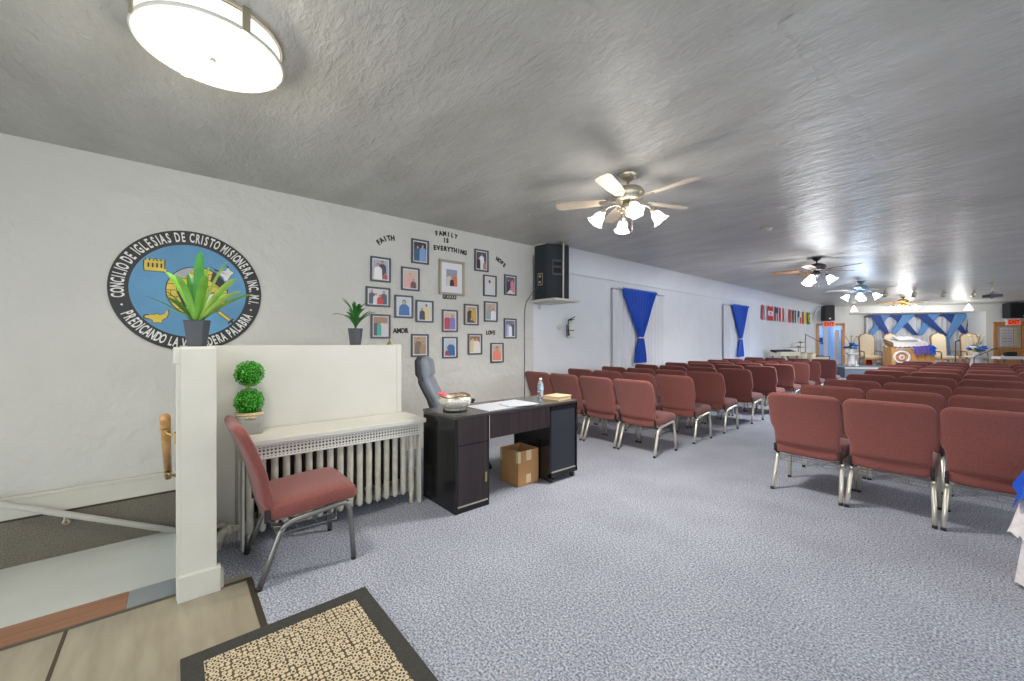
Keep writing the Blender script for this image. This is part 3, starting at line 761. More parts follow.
def word(txt, pts, size, label, lines=None):
    b = MB(); ps = [at_x(u, v, XN + 0.002) for u, v in pts]
    c = sum((p for p in ps), Vector()) / len(ps)
    root = None
    def lay(t, ps):
        segs = [0]
        for i in range(1, len(ps)): segs.append(segs[-1] + (ps[i] - ps[i-1]).length)
        for k, ch in enumerate(t):
            if ch == ' ': continue
            d = segs[-1] * (k / (len(t) - 1) if len(t) > 1 else 0.5)
            i = 0
            while i < len(ps) - 2 and segs[i + 1] < d: i += 1
            q = (d - segs[i]) / max(1e-6, segs[i+1] - segs[i]); p = ps[i].lerp(ps[i+1], q)
            tg = ps[i+1] - ps[i]; a = math.atan2(tg.z, tg.y)
            mx = Matrix.Translation(-c) @ wall_mx(p.y, p.z, XN + 0.001) @ Matrix.Rotation(a, 4, 'Z')
            glyph(b, ch, size, M['letter'], mx, 0.85, 0.004, 0.001, ext=0.003)
    lay(txt, ps)
    for t, pp in (lines or []): lay(t, [at_x(u, v, XN + 0.002) for u, v in pp])
    o = b.build('word_decal', loc=c); tag(o, label, 'wall lettering', 'black words between the photos')
word('FAITH', [(378.6, 242.6), (381.8, 240.3), (385.3, 238.8), (389, 238.3), (392.8, 238.4)], 0.082, 'small black letters spelling FAITH in an arch, top left of photos')
word('FAMILY', [(436.6, 233.6), (441, 233.5), (446, 234), (451, 235), (456, 236.8)], 0.082, 'black letters spelling FAMILY, top line over the large silver frame')
word('IS', [(444.5, 240.4), (447.4, 240.9)], 0.082, 'black letters spelling IS, between FAMILY and EVERYTHING')
word('EVERYTHING', [(434.8, 247.8), (445, 248.8), (455.5, 250.6), (465.2, 253)], 0.082, 'black letters spelling EVERYTHING just above the large silver frame')
word('HOPE', [(497.2, 259.2), (500, 261), (504.2, 265.3)], 0.080, 'black letters spelling HOPE sloping down at upper right of photos')
word('GOZO', [(444.2, 296.9), (454.6, 297.5)], 0.080, 'black letters spelling GOZO just under the large silver frame')
word('AMOR', [(395, 331.0), (406.6, 330.8)], 0.082, 'black letters spelling AMOR level with the teal dress photo')
word('LOVE', [(487, 332.8), (494.2, 332.8)], 0.078, 'black letters spelling LOVE among the lower right photos')

# ------------------------------------------------------------------ ceiling lamp (near)
def drum_light():
    x, y = at_z(213, 33, CEIL).x, at_z(213, 33, CEIL).y
    root = thing('ceiling_light', 'round opal glass ceiling light with metal clips, at top left', 'ceiling light', (x, y, CEIL))
    R = 0.298
    b = MB(); b.lathe([(0.02, 0), (R * 0.9, 0), (R * 0.9, -0.02), (0.02, -0.02)], M['nickel'], n=48); b.build('mounting_plate', root)
    b = MB(); b.lathe([(R * 0.965, -0.02), (R * 0.965, -0.10)], M['lit_drum'], n=64, caps=False)
    b.lathe([(R * 0.965, -0.10), (R * 0.9, -0.112), (R * 0.7, -0.12), (0.4 * R, -0.125), (0.001, -0.127)], M['lit_drum'], n=64, caps=False)
    b.build('glass_shade', root)
    b = MB(); ring = []
    b.tube([(R * math.cos(2*PI*k/64), R * math.sin(2*PI*k/64), -0.103) for k in range(64)], 0.009, M['white_paint'], 8, closed=True)
    b.tube([(R * math.cos(2*PI*k/64), R * math.sin(2*PI*k/64), -0.012) for k in range(64)], 0.007, M['nickel'], 8, closed=True)
    b.build('rim', root)
    for k in range(4):
        a = math.radians(20 + 90 * k)
        b = MB(); b.box((R * 1.03 * math.cos(a), R * 1.03 * math.sin(a), -0.057), (0.008, 0.034, 0.115), M['nickel'], 0.002, rot=Matrix.Rotation(a, 3, 'Z'))
        b.build('clip', root)
    b = MB(); b.lathe([(0.001, -0.146), (0.011, -0.143), (0.015, -0.134), (0.008, -0.125)], M['bronze'], n=14); b.build('finial', root)
drum_light()

# ------------------------------------------------------------------ ceiling fans
def fan(pos, label, R, body, blade_m, shade_m, rot, nsh=4, srot=0.0, drop=0.16, sh=1.0, spread=0.2, group='ceiling fans'):
    root = thing('ceiling_fan', label, 'ceiling fan', (pos.x, pos.y, CEIL), 0, group)
    b = MB(); b.lathe([(0.078, 0), (0.078, -0.012), (0.06, -0.04), (0.035, -0.06), (0.016, -0.064)], body, n=24); b.build('canopy', root)
    b = MB(); b.tube([(0, 0, -0.05), (0, 0, -drop + 0.05)], 0.013, body, 10); b.build('downrod', root)
    zt = -drop + 0.07
    b = MB(); b.lathe([(0.02, zt), (0.075, zt - 0.004), (0.12, zt - 0.022), (0.142, zt - 0.05), (0.142, zt - 0.082), (0.125, zt - 0.104), (0.13, zt - 0.112), (0.115, zt - 0.128), (0.05, zt - 0.138)], body, n=36); b.build('motor_housing', root)
    zb = zt - 0.135
    for k in range(5):
        a = rot + 2 * PI * k / 5; mx = Matrix.Rotation(a, 4, 'Z') @ Matrix.Translation((0, 0, zb + 0.012)) @ Matrix.Rotation(math.radians(11), 4, 'X')
        b = MB(); pts = []
        r0 = 0.2
        outline = [(r0, -0.048), (R * 0.55, -0.062), (R - 0.05, -0.068), (R - 0.012, -0.05), (R, 0), (R - 0.012, 0.05), (R - 0.05, 0.068), (R * 0.55, 0.062), (r0, 0.048)]
        b.prism(outline, 0.008, blade_m, mx)
        bl = b.build('blade', root)
        b = MB(); b.prism([(0.08, -0.014), (0.17, -0.012), (0.215, -0.04), (0.25, -0.03), (0.26, 0), (0.25, 0.03), (0.215, 0.04), (0.17, 0.012), (0.08, 0.014)], 0.005, body, mx @ Matrix.Translation((0, 0, -0.006)))
        b.build('blade_iron', bl)
    b = MB(); b.lathe([(0.045, zb + 0.01), (0.05, zb - 0.03), (0.07, zb - 0.05), (0.062, zb - 0.075), (0.03, zb - 0.1), (0.012, zb - 0.115), (0.012, zb - 0.13), (0.002, zb - 0.135)], body, n=24)
    b.build('light_kit', root)
    for k in range(nsh):
        a = srot + 2 * PI * k / nsh; mx = Matrix.Rotation(a, 4, 'Z')
        b = MB(); zz = zb - 0.055
        b.tube([(0.05, 0, zz), (0.085, 0, zz + 0.025), (0.12, 0, zz + 0.03), (spread * 0.8, 0, zz + 0.01), (spread * 0.95, 0, zz - 0.025)], 0.008, body, 8, mx=mx)
        b.tube([(0.06 + 0.03 * math.cos(t * 0.7) * (1 - t / 12), 0, zz - 0.03 + 0.03 * math.sin(t * 0.7) * (1 - t / 12)) for t in range(10)], 0.004, body, 6, mx=mx)
        S = mx @ Matrix.Translation((spread * 0.95, 0, zz - 0.02)) @ Matrix.Rotation(math.radians(-38), 4, 'Y')
        b.lathe([(0.012, 0.012), (0.026, 0.004), (0.028, -0.03), (0.024, -0.034)], body, n=16, mx=S)
        arm = b.build('lamp_arm', root)
        b = MB(); q = sh
        b.lathe([(0.026 * q, -0.028), (0.04 * q, -0.045 * q), (0.05 * q, -0.075 * q), (0.052 * q, -0.1 * q), (0.060 * q, -0.122 * q), (0.074 * q, -0.14 * q)], shade_m, n=48, mx=S, caps=False,
                ruffle=(0.11, 6, [0, 0, 0.2, 0.4, 0.8, 1.0]))
        b.sphere((0, 0, -0.07 * q), 0.026, shade_m, 8, mx=S)
        b.build('lamp_shade', arm)
    b = MB()
    for (xx, yy, l) in ((0.03, 0.02, 0.16), (-0.03, 0.015, 0.15)):
        b.tube([(xx, yy, zb - 0.08), (xx, yy, zb - 0.1 - l)], 0.0018, body, 5)
        b.sphere((xx, yy, zb - 0.1 - l - 0.01), 0.009, M['bronze'], 5)
    b.build('pull_chain', root)
    return root
def ceil_pt(u, v): return at_z(u, v, CEIL)
RR = math.atan2(ST, CT)         # azimuth of picture-right
fan(ceil_pt(628, 174), 'nearest ceiling fan, brushed nickel with four ruffled glass shades', 0.66, M['nickel'], M['oak_light'], M['lit_glass'], RR + math.radians(20), 4, math.radians(45), 0.19, 1.0, 0.225)
fan(ceil_pt(816.6, 257.5), 'second nearest ceiling fan, dark bronze motor with brown wooden blades', 0.70, M['bronze'], M['walnut'], M['lit_glass_warm'], RR + math.radians(4), 3, RR - math.radians(150), 0.18, 1.15, 0.15)
fan(ceil_pt(861, 281.3), 'third ceiling fan from camera, bluish grey motor over the chairs', 0.70, M['blue_steel'], M['oak_light'], M['lit_glass_cool'], RR + math.radians(6), 4, math.radians(95), 0.16, 1.2, 0.24)
fan(ceil_pt(903, 296.8), 'farthest ceiling fan, gold motor in front of the stage drapes', 0.70, M['gold'], M['oak'], M['lit_glass_warm'], RR + math.radians(3), 4, math.radians(80), 0.14, 1.2, 0.26)

p = ceil_pt(766, 228.5)
r = thing('smoke_detector', 'small round detector on ceiling between the two nearest fans', 'smoke detector', (p.x, p.y, CEIL))
b = MB(); b.lathe([(0.07, 0), (0.07, -0.012), (0.062, -0.018), (0.06, -0.03), (0.035, -0.04), (0.001, -0.042)], M['smoke_white'], n=28); b.build('housing', r)
b = MB(); b.lathe([(0.05, -0.018), (0.071, -0.014), (0.071, -0.012), (0.05, -0.012)], M['nickel'], n=28); b.build('base_ring', r)

# ------------------------------------------------------------------ corner loudspeaker on shelf
def corner_speaker():
    z0, z1 = 2.005, 2.865
    poly = [(-4.60, 4.345), (-4.335, 4.36), (-4.20, 4.73), (-4.64, 4.75)]
    cx, cy = -4.45, 4.55
    root = thing('loudspeaker', 'large black carpeted loudspeaker on corner shelf beside the photo wall', 'loudspeaker', (cx, cy, z0))
    b = MB(); bm = bmesh.new()
    lo = [bm.verts.new((x - cx, y - cy, 0)) for x, y in poly]; hi = [bm.verts.new((x - cx, y - cy, z1 - z0)) for x, y in poly]
    bm.faces.new(lo[::-1]); bm.faces.new(hi)
    for k in range(4): bm.faces.new((lo[k], lo[(k+1) % 4], hi[(k+1) % 4], hi[k]))
    bmesh.ops.bevel(bm, geom=bm.edges[:], offset=0.014, segments=2, affect='EDGES'); bm.verts.index_update()
    b.add([v.co.copy() for v in bm.verts], [[v.index for v in f.verts] for f in bm.faces], M['speaker']); bm.free()
    b.build('cabinet', root)
    # frames of the faces
    A, B_, Cc = (Vector((q[0] - cx, q[1] - cy, 0)) for q in poly[:3])
    def fm(P, Q, f, z):
        d = (Q - P).normalized(); n = Vector((d.y, -d.x, 0)); p = P.lerp(Q, f)
        return frame_mx((p.x, p.y, z), d, (0, 0, 1), n)
    hx = fm(B_, Cc, 0.46, 0.50)
    b = MB()
    for (x, y, w, h) in ((0, 0.105, 0.18, 0.03), (0, -0.105, 0.18, 0.03), (-0.08, 0, 0.02, 0.24), (0.08, 0, 0.02, 0.24)):
        b.box((x, y, 0.004), (w, h, 0.012), M['pot'], 0.003, mx=hx)
    b.box((0, 0, 0.001), (0.12, 0.14, 0.004), M['socket'], mx=hx); b.box((0, 0.01, 0.006), (0.13, 0.03, 0.012), M['pot'], 0.004, mx=hx)
    b.build('handle', root)
    jx = fm(A, B_, 0.5, 0.32)
    b = MB(); b.box((0, 0, 0.002), (0.10, 0.19, 0.006), M['nickel'], 0.002, mx=jx)
    b.box((0, 0, 0.006), (0.08, 0.16, 0.004), M['black'], 0.001, mx=jx)
    for yy in (0.045, -0.045): b.lathe([(0.022, 0), (0.02, 0.008), (0.01, 0.01)], M['nickel'], mx=jx @ Matrix.Translation((0, yy, 0.007)), n=14)
    b.build('jack_plate', root)
    s = thing('wall_shelf', 'white corner shelf carrying the large black loudspeaker', 'shelf', (-4.42, 4.55, 2.005))
    b = MB(); b.span((-0.29, -0.28, -0.035), (0.34, 0.29, 0), M['shelf'], 0.004); b.build('shelf_board', s)
    b = MB(); b.tube([(0.255, -0.005, -0.03), (0.255, -0.0, CEIL - 2.005)], 0.012, M['white_paint'], 10)
    b.lathe([(0.04, 0), (0.036, -0.01), (0.014, -0.014)], M['nickel'], (0.255, 0, CEIL - 2.005), 16)
    b.build('support_rod', s)
    b = MB(); b.span((-0.297, 0.0, -0.12), (-0.27, 0.03, -0.035), M['shelf']); b.span((-0.28, 0.0, -0.05), (0.0, 0.03, -0.035), M['shelf']); b.build('shelf_bracket', s)
    b = MB(); b.tube([(-0.03, -0.19, 2.20 - 1.935 - 0.0), (-0.10, -0.30, 2.05 - 1.935), (-0.21, -0.34, -0.02), (-0.223, -0.36, -0.12), (-0.223, -0.37, -0.3), (-0.223, -0.37, -1.99)], 0.006, M['frame_dark'], 6)
    o = b.build('speaker_cable', loc=(-4.42, 4.55, 2.005)); tag(o, 'grey speaker cable dropping down the wall corner below the shelf', 'cable')
corner_speaker()

# fire extinguisher and wall box
p = at_x(567.5, 327, XF)
r = thing('fire_extinguisher', 'small white fire extinguisher with black hose on left wall', 'fire extinguisher', (XF + 0.075, p.y, p.z - 0.19))
b = MB(); b.lathe([(0.05, 0), (0.056, 0.01), (0.056, 0.23), (0.045, 0.27), (0.02, 0.285), (0.018, 0.3)], M['emb_white'], n=24); b.build('cylinder', r)
b = MB(); b.box((0, 0, 0.315), (0.04, 0.04, 0.035), M['black'], 0.005); b.box((0.0, 0.045, 0.345), (0.02, 0.13, 0.012), M['black'], 0.003, rot=Matrix.Rotation(0.35, 3, 'X')); b.box((0, 0.04, 0.318), (0.02, 0.12, 0.01), M['black'], 0.003); b.build('valve_handle', r)
b = MB(); b.tube([(0, -0.02, 0.32), (0.01, -0.07, 0.31), (0.02, -0.085, 0.22), (0.02, -0.08, 0.1), (0.02, -0.07, 0.04)], [0.011, 0.011, 0.011, 0.013, 0.018], M['black'], 8); b.build('hose', r)
b = MB(); b.lathe([(0.0575, 0.12), (0.0575, 0.135)], M['black'], n=24, caps=False); b.box((-0.062, 0, 0.13), (0.02, 0.06, 0.2), M['dark_metal']); b.build('bracket', r)
p = at_x(558.7, 327.3, XF)
b = MB(); b.lathe([(0.05, 0), (0.05, 0.02), (0.04, 0.03), (0.001, 0.032)], M['shelf'], mx=frame_mx((0, 0, 0), (0, 1, 0), (0, 0, 1), (1, 0, 0)), n=20)
o = b.build('junction_box', loc=(XF, p.y, p.z)); tag(o, 'small round junction box left of the fire extinguisher', 'junction box')

# ------------------------------------------------------------------ curtains on left wall
def window_curtain(u0, u1, label1, label2, sheer_u):
    y0, y1 = at_x(u0, 342, XF).y, at_x(u1, 342, XF).y
    ztop = 2.40; ztie = 1.44; cy = (y0 + y1) / 2; w = y1 - y0
    # sheer panel
    ys0, ys1 = at_x(sheer_u[0], 342, XF).y, at_x(sheer_u[1], 342, XF).y
    r = thing('sheer_curtain', label2, 'curtain', (XF + 0.04, (ys0 + ys1) / 2, 0.35), 0, 'white sheer curtains on left wall')
    b = MB(); n = 90; g = []
    for zz in (0.0, 0.7, 1.4, 2.03):
        g.append([(0.016 * math.sin(k * 0.95) + 0.006 * math.sin(k * 2.3), (ys1 - ys0) * (k / n - 0.5), zz) for k in range(n + 1)])
    b.sheet(g, M['sheer']); b.build('panel', r)
    b = MB(); b.tube([(0.0, (ys0 - ys1) / 2 - 0.03, 2.04), (0.0, (ys1 - ys0) / 2 + 0.03, 2.04)], 0.012, M['nickel'], 8); b.build('rod', r)
    r = thing('blue_curtain', label1, 'curtain', (XF + 0.10, cy, 0.35), 0, 'royal blue gathered curtains on left wall')
    b = MB(); g = []; n = 110
    zs = [ztop - 0.35, ztop - 0.40, 1.95, 1.75, 1.55, 1.4, 1.25, 1.15, ztie - 0.35, 1.02, 0.88, 0.72, 0.62, 0.57]
    def hw(z):
        zt = ztie - 0.35; zT = ztop - 0.35
        if z >= zt:
            f = (z - zt) / (zT - zt); return 0.055 + (w / 2 - 0.055) * f ** 0.95
        f = (zt - z) / zt; return 0.055 + 0.16 * min(1, f * 2.4) ** 0.7
    for z in zs:
        h = hw(z); ctr = 0.04 * (1 - min(1, abs(z - 1.09) / 1.0))
        g.append([(0.022 * math.sin(k * 1.15) + 0.01 * math.sin(k * 0.6 + z), ctr + h * (2 * k / n - 1), z) for k in range(n + 1)])
    b.sheet(g, M['blue_satin']); b.build('drape', r)
    b = MB(); b.tube([(0.0 + 0.035 * math.cos(a * PI / 8), 0.04 + 0.068 * math.sin(a * PI / 8), ztie - 0.35) for a in range(16)], 0.013, M['flag_white'], 6, closed=True); b.build('tieback', r)
    b = MB(); g = []
    for z in (ztop - 0.33, ztop - 0.37):
        g.append([(0.03 + 0.012 * math.sin(k * 1.7), w / 2 * (2 * k / n - 1), z + 0.012 * math.sin(k * 0.8)) for k in range(n + 1)])
    b.sheet(g, M['blue_satin']); b.build('ruffle', r)
window_curtain(617.5, 652, 'royal blue tied curtain nearer the loudspeaker on left wall', 'white sheer curtain behind the nearer blue curtain', (611, 662))
window_curtain(728, 744.5, 'royal blue tied curtain farther away, beside the string of flags', 'white sheer curtain behind the farther blue curtain', (722, 748))

# ------------------------------------------------------------------ flags
FB = [(760.6, 765.6), (767, 772.3), (774, 777.6), (778.8, 782.3), (783, 786.4), (788.2, 791.2), (792, 795.8), (797.4, 800.6), (802, 805.2), (806.4, 809.2)]
fr, fwh, fn, fy, fg, fgy = M['flag_red'], M['flag_white'], M['navy'], M['yellow'], M['green'], M['flag_grey']
FD = [('cols', [fr, fwh, fn, fwh, fr]), ('rows', [fr, fwh, fr]), ('canton', [fn, fr, fwh, fr, fwh]), ('cols', [fr, fwh, fr]), ('cols', [fwh, fr, fwh, fgy]),
      ('cols', [fr, fr, fy]), ('cols', [fn, fwh, fn, fwh]), ('quart', [fn, fwh, fwh, fr]), ('cols', [fr, fy, fy]), ('diamond', [fg, fy, fn])]
FL = ['leftmost flag on the wall string, red white and navy upright stripes', 'second flag on the string, red and white bars with a red centre',
      'third flag on the string, navy corner with red and white stripes', 'fourth flag on the string, red either side of white',
      'fifth flag on the string, pale with one red stripe', 'sixth flag on the string, red with a yellow stripe',
      'seventh flag on the string, navy and white stripes', 'eighth flag on the string, navy and red opposite quarters',
      'ninth flag on the string, red edge and wide yellow', 'rightmost flag on the string, green with yellow diamond']
for (u0, u1), (kind, cs), lab in zip(FB, FD, FL):
    y0, y1 = at_x(u0, 342, XF).y, at_x(u1, 342, XF).y; w = y1 - y0; h = 0.49
    b = MB(); N = 12; zt = 0.0
    def patch(a0, a1, z0, z1, m, off=0.0):
        g = []
        for zz in (z0, (z0 + z1) / 2, z1):
            g.append([(off + 0.03 + 0.014 * math.sin(3.2 * PI * (a0 + (a1 - a0) * k / N)) * (1 - zz * 0.6), w * (a0 + (a1 - a0) * k / N), -h * zz) for k in range(N + 1)])
        b.sheet(g, m)
    if kind == 'cols':
        for k, m in enumerate(cs): patch(k / len(cs), (k + 1) / len(cs), 0, 1, m)
    elif kind == 'rows':
        for k, m in enumerate(cs): patch(0, 1, k / 3, (k + 1) / 3, m)
        patch(0.38, 0.62, 0.42, 0.58, cs[0], 0.002)
    elif kind == 'canton':
        for k in range(4): patch(k / 4, (k + 1) / 4, 0, 1, cs[1 + k])
        patch(0, 0.75, 0, 0.42, cs[0], 0.002)
    elif kind == 'quart':
        patch(0, .5, 0, .5, cs[0]); patch(.5, 1, 0, .5, cs[1]); patch(0, .5, .5, 1, cs[2]); patch(.5, 1, .5, 1, cs[3])
    else:
        patch(0, 1, 0, 1, cs[0])
        b.prism([(0, 0.38 * h), (0.4 * w, 0), (0, -0.38 * h), (-0.4 * w, 0)], 0.002, cs[1], frame_mx((0.047, w / 2, -h / 2), (0, 1, 0), (0, 0, 1), (1, 0, 0)))
        b.prism([(0.16 * w * math.cos(k * PI / 8), 0.16 * w * math.sin(k * PI / 8)) for k in range(16)], 0.003, cs[2], frame_mx((0.048, w / 2, -h / 2), (0, 1, 0), (0, 0, 1), (1, 0, 0)))
    o = b.build('flag', loc=(XF, y0, 2.565)); tag(o, lab, 'flag', 'small national flags strung along the left wall')

# ------------------------------------------------------------------ stacking chair
def rrect(hw_, hh_, n=28, p=5.0):
    out = []
    for k in range(n):
        a = 2 * PI * k / n; c, s = math.cos(a), math.sin(a)
        out.append((hw_ * math.copysign(abs(c) ** (2 / p), c), hh_ * math.copysign(abs(s) ** (2 / p), s)))
    return out
def chair_meshes(metal, pref):
    parts = []
    # seat: rings along y
    b = MB(); rings = []
    for (y, w, zc, h) in ((-0.218, 0.20, 0.398, 0.03), (-0.214, 0.225, 0.398, 0.052), (-0.195, 0.238, 0.399, 0.060), (-0.05, 0.245, 0.408, 0.062), (0.1, 0.248, 0.420, 0.060), (0.2, 0.248, 0.424, 0.058), (0.245, 0.245, 0.421, 0.055), (0.268, 0.239, 0.416, 0.044), (0.28, 0.222, 0.411, 0.02)):
        rings.append([Vector((x, y, zc - 0.006 + z)) for x, z in rrect(w, h, 36, 4.5)])
    b.loft(rings, M['burgundy']); parts.append(('seat', b))
    # backrest
    b = MB(); rings = []; zb, zt = 0.425, 0.902
    def lean(z): f = (z - zb) / (zt - zb); return -0.195 - 0.15 * f + 0.02 * math.sin(PI * f)
    prof = []
    for f in (0, 0.01, 0.03, 0.08, 0.16, 0.24, 0.30, 0.36, 0.42, 0.5, 0.6, 0.7, 0.8, 0.86, 0.9, 0.935, 0.96, 0.98, 0.993, 1.0):
        z = zb + (zt - zb) * f
        if f < 0.24: w = 0.236
        elif f < 0.42: q = (f - 0.24) / 0.18; w = 0.236 + 0.028 * (3 * q * q - 2 * q ** 3)
        else: w = 0.264
        rt = 0.075; dz = zt - z
        if dz < rt: w = w - rt + math.sqrt(max(0, rt * rt - (rt - dz) ** 2))
        t = 0.034
        if dz < 0.03: t = 0.034 * math.sqrt(max(0.02, 1 - ((0.03 - dz) / 0.03) ** 2))
        if f < 0.03: t = 0.022
        prof.append((z, max(w, 0.02), t))
    for z, w, t in prof:
        rings.append([Vector((x, lean(z) + y - 0.012 * (1 - (x / 0.264) ** 2), z)) for x, y in rrect(w, t, 40, 5.0)])
    b.loft(rings, M['burgundy']); parts.append(('backrest', b))
    R = 0.016
    for s in (-1, 1):
        b = MB(); x = 0.236 * s
        b.tube([(x + 0.012 * s, -0.25, 0.012), (x + 0.006 * s, -0.195, 0.16), (x, -0.15, 0.28), (x, -0.125, 0.312)], R, metal, 10)
        b.tube([(x + 0.012 * s, -0.252, 0.0), (x + 0.012 * s, -0.249, 0.022)], 0.016, M['black_plastic'], 10)
        parts.append(('leg', b))
        b = MB()
        b.tube([(x + 0.012 * s, 0.25, 0.012), (x + 0.006 * s, 0.24, 0.20), (x, 0.23, 0.32), (x, 0.21, 0.362)], R, metal, 10)
        b.tube([(x + 0.012 * s, 0.25, 0.0), (x + 0.012 * s, 0.249, 0.022)], 0.016, M['black_plastic'], 10)
        parts.append(('leg', b))
    b = MB()
    for s in (-1, 1):
        x = 0.236 * s
        b.tube([(x, -0.145, 0.292), (x, -0.12, 0.318), (x, -0.08, 0.330), (x, 0.15, 0.360), (x, 0.20, 0.360), (x, 0.222, 0.338)], R, metal, 10)
    b.tube([(-0.236, -0.09, 0.327), (0.236, -0.09, 0.327)], 0.009, metal, 8); b.tube([(-0.236, 0.17, 0.361), (0.236, 0.17, 0.361)], 0.009, metal, 8)
    parts.append(('seat_frame', b))
    for s in (-1, 1):
        b = MB()
        b.box((0.236 * s, -0.212, 0.385), (0.016, 0.03, 0.07), M['black_plastic'], 0.005)
        b.tube([(0.232 * s, -0.13, 0.318), (0.234 * s, -0.18, 0.335), (0.236 * s, -0.21, 0.37)], 0.010, M['black_plastic'], 8)
        parts.append(('back_bracket', b))
    b = MB(); r = 0.0022
    for y in (-0.16, -0.05, 0.06, 0.16): b.tube([(-0.21, y, 0.262), (0.21, y, 0.262)], r, M['wire'], 5)
    for x in (-0.21, -0.105, 0, 0.105, 0.21): b.tube([(x, 0.16, 0.37), (x, 0.16, 0.262), (x, -0.16, 0.262), (x, -0.16, 0.31)], r, M['wire'], 5)
    b.tube([(-0.236, -0.14, 0.31), (-0.21, -0.16, 0.31), (0.21, -0.16, 0.31), (0.236, -0.14, 0.31)], 0.004, M['wire'], 6)
    parts.append(('book_rack', b))
    return parts
def build_chair(name, label, cat, loc, rz, metal, group=None):
    root = thing(name, label, cat, loc, rz, group)
    for n, mb in chair_meshes(metal, name): mb.build(n, root)
    return root
build_chair('stacking_chair', 'single burgundy chair with grey steel legs in front of radiator', 'chair', (-2.79, 0.605, 0), 0.0, M['grey_steel'])
GL, GR = 'chairs in the left seating block', 'chairs in the right seating block'
ORD = ['first', 'second', 'third', 'fourth', 'fifth', 'sixth', 'seventh', 'eighth', 'ninth', 'tenth']
LROWS = [4.27, 5.26, 6.2, 7.29, 8.49, 9.53, 10.6, 11.5, 13.07]
RROWS = [4.21, 5.2, 6.17, 7.4, 8.68, 9.97, 10.95, 12.1, 13.3]
LX = [-2.735, -3.285, -3.835, -4.37]; RX = [-1.018, -0.485, 0.055, 0.59]
seatL = ['aisle seat', 'second seat from aisle', 'third seat from aisle', 'wall seat']
proto = None
for i, y in enumerate(LROWS):
    for j, x in enumerate(LX):
        rowname = 'nearest row' if i == 0 else ('farthest row' if i == len(LROWS) - 1 else '%s row from camera' % ORD[i])
        lab = 'burgundy padded chair in left block, %s, %s' % (rowname, seatL[j])
        loc = (x, y + 0.25, 0)
        if proto is None:
            proto = build_chair('stacking_chair', lab, 'chair', loc, 0.0, M['chrome'], GL)
        else:
            dup(proto, loc, random.uniform(-0.012, 0.012), lab, GL)
seatR = ['aisle seat', 'second seat from aisle', 'third seat from aisle', 'fourth seat from aisle']
for i, y in enumerate(RROWS):
    for j, x in enumerate(RX):
        if j == 3 and i < 4: continue
        rowname = 'nearest row' if i == 0 else ('farthest row' if i == len(RROWS) - 1 else '%s row from camera' % ORD[i])
        lab = 'burgundy padded chair in right block, %s, %s' % (rowname, seatR[j])
        dup(proto, (x, y + 0.25, 0), random.uniform(-0.01, 0.01), lab, GR)

